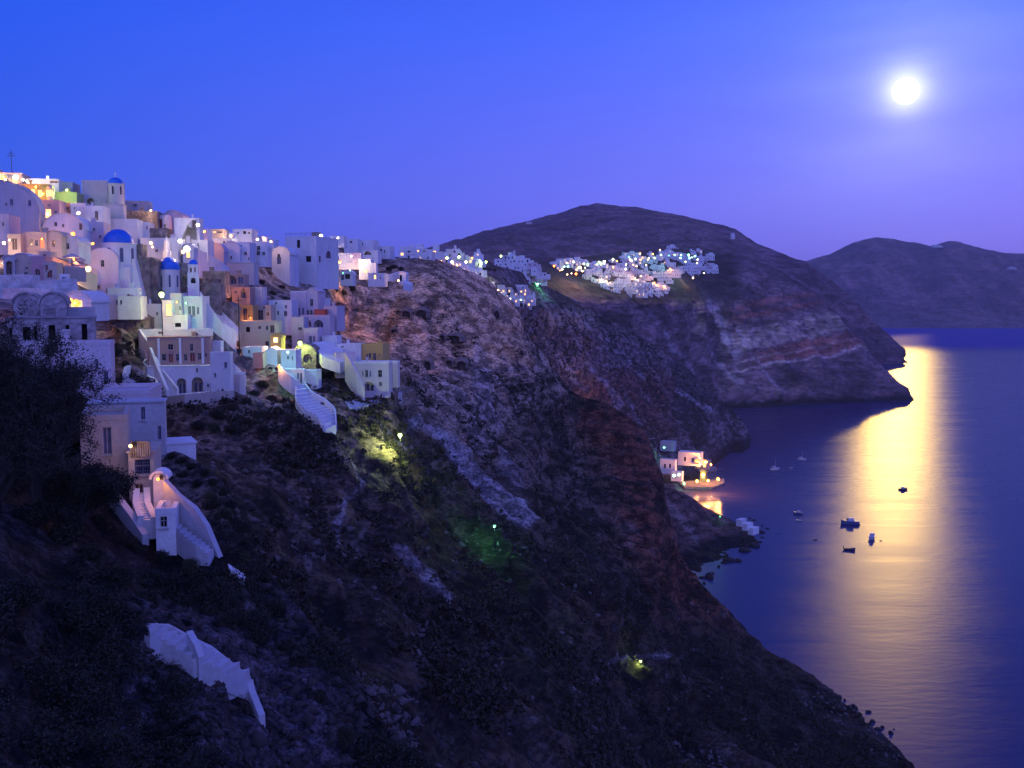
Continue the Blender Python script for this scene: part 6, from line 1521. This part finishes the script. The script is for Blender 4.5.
tree('low dark tree spreading twigs in front of the cream balcony house', 82, 512, 52, 4.6, 1.3, 12, (.2, 0))

tree('bushy dark tree standing before the left half of the mauve house', 58, 470, 58, 7.2, 1.2, 21, (0, 0))
tree('dark tree whose crown hides the ruin at the left edge', 12, 440, 62, 8.0, 1.2, 27, (0, 0))
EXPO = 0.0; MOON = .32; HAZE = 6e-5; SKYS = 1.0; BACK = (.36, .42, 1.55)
SKY = [(0, (.28,.25,1.14)), (.10, (.225,.28,1.22)), (.25, (.095,.24,1.24)), (.36, (.05,.15,1.0)), (1, (.03,.06,.45))]
# ------------------------------------------------------------------ sky, moon, haze
mdir = Vector(ray(906, 91)).normalized()
w = bpy.data.worlds.new('World'); sc.world = w; w.use_nodes = True
nt = w.node_tree; L = nt.links.new; bg = nt.nodes['Background']
tc = N(nt, 'ShaderNodeTexCoord'); sx = N(nt, 'ShaderNodeSeparateXYZ'); L(tc.outputs['Generated'], sx.inputs[0])
r = ramp(nt, sx.outputs['Z'], SKY)
# bluer and deeper to the west (left), violet under the moon (right)
rx = ramp(nt, sx.outputs['X'], [(0, 0), (.5, 1)])
mr = N(nt, 'ShaderNodeMapRange'); mr.inputs[1].default_value = -.5; mr.inputs[2].default_value = .45; L(sx.outputs['X'], mr.inputs[0])
tint = N(nt, 'ShaderNodeMix', data_type='RGBA'); tint.inputs[6].default_value = (.12, .42, .72, 1); tint.inputs[7].default_value = (1.15, .84, .97, 1); L(mr.outputs[0], tint.inputs[0])
mul = N(nt, 'ShaderNodeMix', data_type='RGBA', blend_type='MULTIPLY'); mul.inputs[0].default_value = 1; L(r.outputs[0], mul.inputs[6]); L(tint.outputs[2], mul.inputs[7])
dot = N(nt, 'ShaderNodeVectorMath', operation='DOT_PRODUCT'); nrm = N(nt, 'ShaderNodeVectorMath', operation='NORMALIZE'); L(tc.outputs['Generated'], nrm.inputs[0]); L(nrm.outputs[0], dot.inputs[0]); dot.inputs[1].default_value = mdir
wn = N(nt, 'ShaderNodeTexNoise'); wn.inputs['Scale'].default_value = 5; wn.inputs['Detail'].default_value = 5
wm = N(nt, 'ShaderNodeMapping'); wm.inputs['Scale'].default_value = (1, 1, 5); wm.inputs['Rotation'].default_value = (0, .12, 0); L(tc.outputs['Generated'], wm.inputs[0]); L(wm.outputs[0], wn.inputs['Vector'])
wr = N(nt, 'ShaderNodeMapRange'); wr.inputs[1].default_value = .35; wr.inputs[2].default_value = .65; wr.inputs[3].default_value = .75; wr.inputs[4].default_value = 1.2; L(wn.outputs['Fac'], wr.inputs[0])
def halo(prev, pw, col):
    mx = N(nt, 'ShaderNodeMath', operation='MAXIMUM'); L(dot.outputs['Value'], mx.inputs[0]); mx.inputs[1].default_value = 0
    p = N(nt, 'ShaderNodeMath', operation='POWER'); L(mx.outputs[0], p.inputs[0]); p.inputs[1].default_value = pw
    # thin uneven high haze lit by the moon
    p0 = p; p = N(nt, 'ShaderNodeMath', operation='MULTIPLY'); L(p0.outputs[0], p.inputs[0]); L(wr.outputs[0], p.inputs[1])
    a = N(nt, 'ShaderNodeMix', data_type='RGBA', blend_type='ADD'); L(p.outputs[0], a.inputs[0]); L(prev, a.inputs[6]); a.inputs[7].default_value = (*col, 1)
    return a.outputs[2]
# the western sky behind the camera still holds the last light
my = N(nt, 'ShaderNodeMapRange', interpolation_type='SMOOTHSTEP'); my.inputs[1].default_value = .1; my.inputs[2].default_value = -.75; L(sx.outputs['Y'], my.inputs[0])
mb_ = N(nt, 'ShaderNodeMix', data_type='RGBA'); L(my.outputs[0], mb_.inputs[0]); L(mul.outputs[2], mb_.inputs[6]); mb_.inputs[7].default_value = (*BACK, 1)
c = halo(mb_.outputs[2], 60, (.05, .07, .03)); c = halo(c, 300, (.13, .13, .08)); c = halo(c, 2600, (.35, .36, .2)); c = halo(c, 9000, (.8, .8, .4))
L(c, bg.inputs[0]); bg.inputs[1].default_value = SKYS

mb = MB(); mb.smooth = True
DM = 40000; R = DM*11.6/F
prof = [(R*math.sin(t), -R*math.cos(t)) for t in [PI*i/24 for i in range(25)]]
mb.lathe(prof, 48)
mo = mb.build('moon', emit('moon_glow', (1, .97, .86), 6)); mo.location = Vector((0, 0, H0)) + mdir*DM
tag(mo, 'bright full moon hanging in the violet sky over the sea', 'moon')

ld = bpy.data.lights.new('moonlight', 'SUN'); ld.energy = MOON; ld.color = (1, .62, .12); ld.angle = math.radians(2.4)
lo = bpy.data.objects.new('moonlight', ld); link(lo); lo.rotation_euler = mdir.to_track_quat('Z', 'Y').to_euler()

if HAZE:
    m = bpy.data.materials.new('haze_air'); m.use_nodes = True; nt = m.node_tree
    nt.nodes.remove(nt.nodes['Principled BSDF'])
    v = N(nt, 'ShaderNodeVolumePrincipled'); v.inputs['Color'].default_value = (.88, .88, .95, 1); v.inputs['Density'].default_value = HAZE; v.inputs['Anisotropy'].default_value = .2
    nt.links.new(v.outputs[0], nt.nodes['Material Output'].inputs['Volume'])
    mb = MB(); mb.box(-14600, -3600, -100, 14600, 14600, 640)
    o = mb.build('haze', m); tag(o, kind='stuff')

sc.view_settings.view_transform = 'Standard'; sc.view_settings.look = 'None'; sc.view_settings.exposure = EXPO; sc.view_settings.gamma = 1
sc.render.engine = 'CYCLES'
cy = sc.cycles
cy.use_denoising = True; cy.max_bounces = 5; cy.diffuse_bounces = 3; cy.glossy_bounces = 3; cy.transmission_bounces = 1; cy.volume_bounces = 0; cy.caustics_reflective = False
cy.use_adaptive_sampling = True; cy.adaptive_threshold = .015; cy.sample_clamp_indirect = 4
try: cy.use_light_tree = True
except Exception: pass
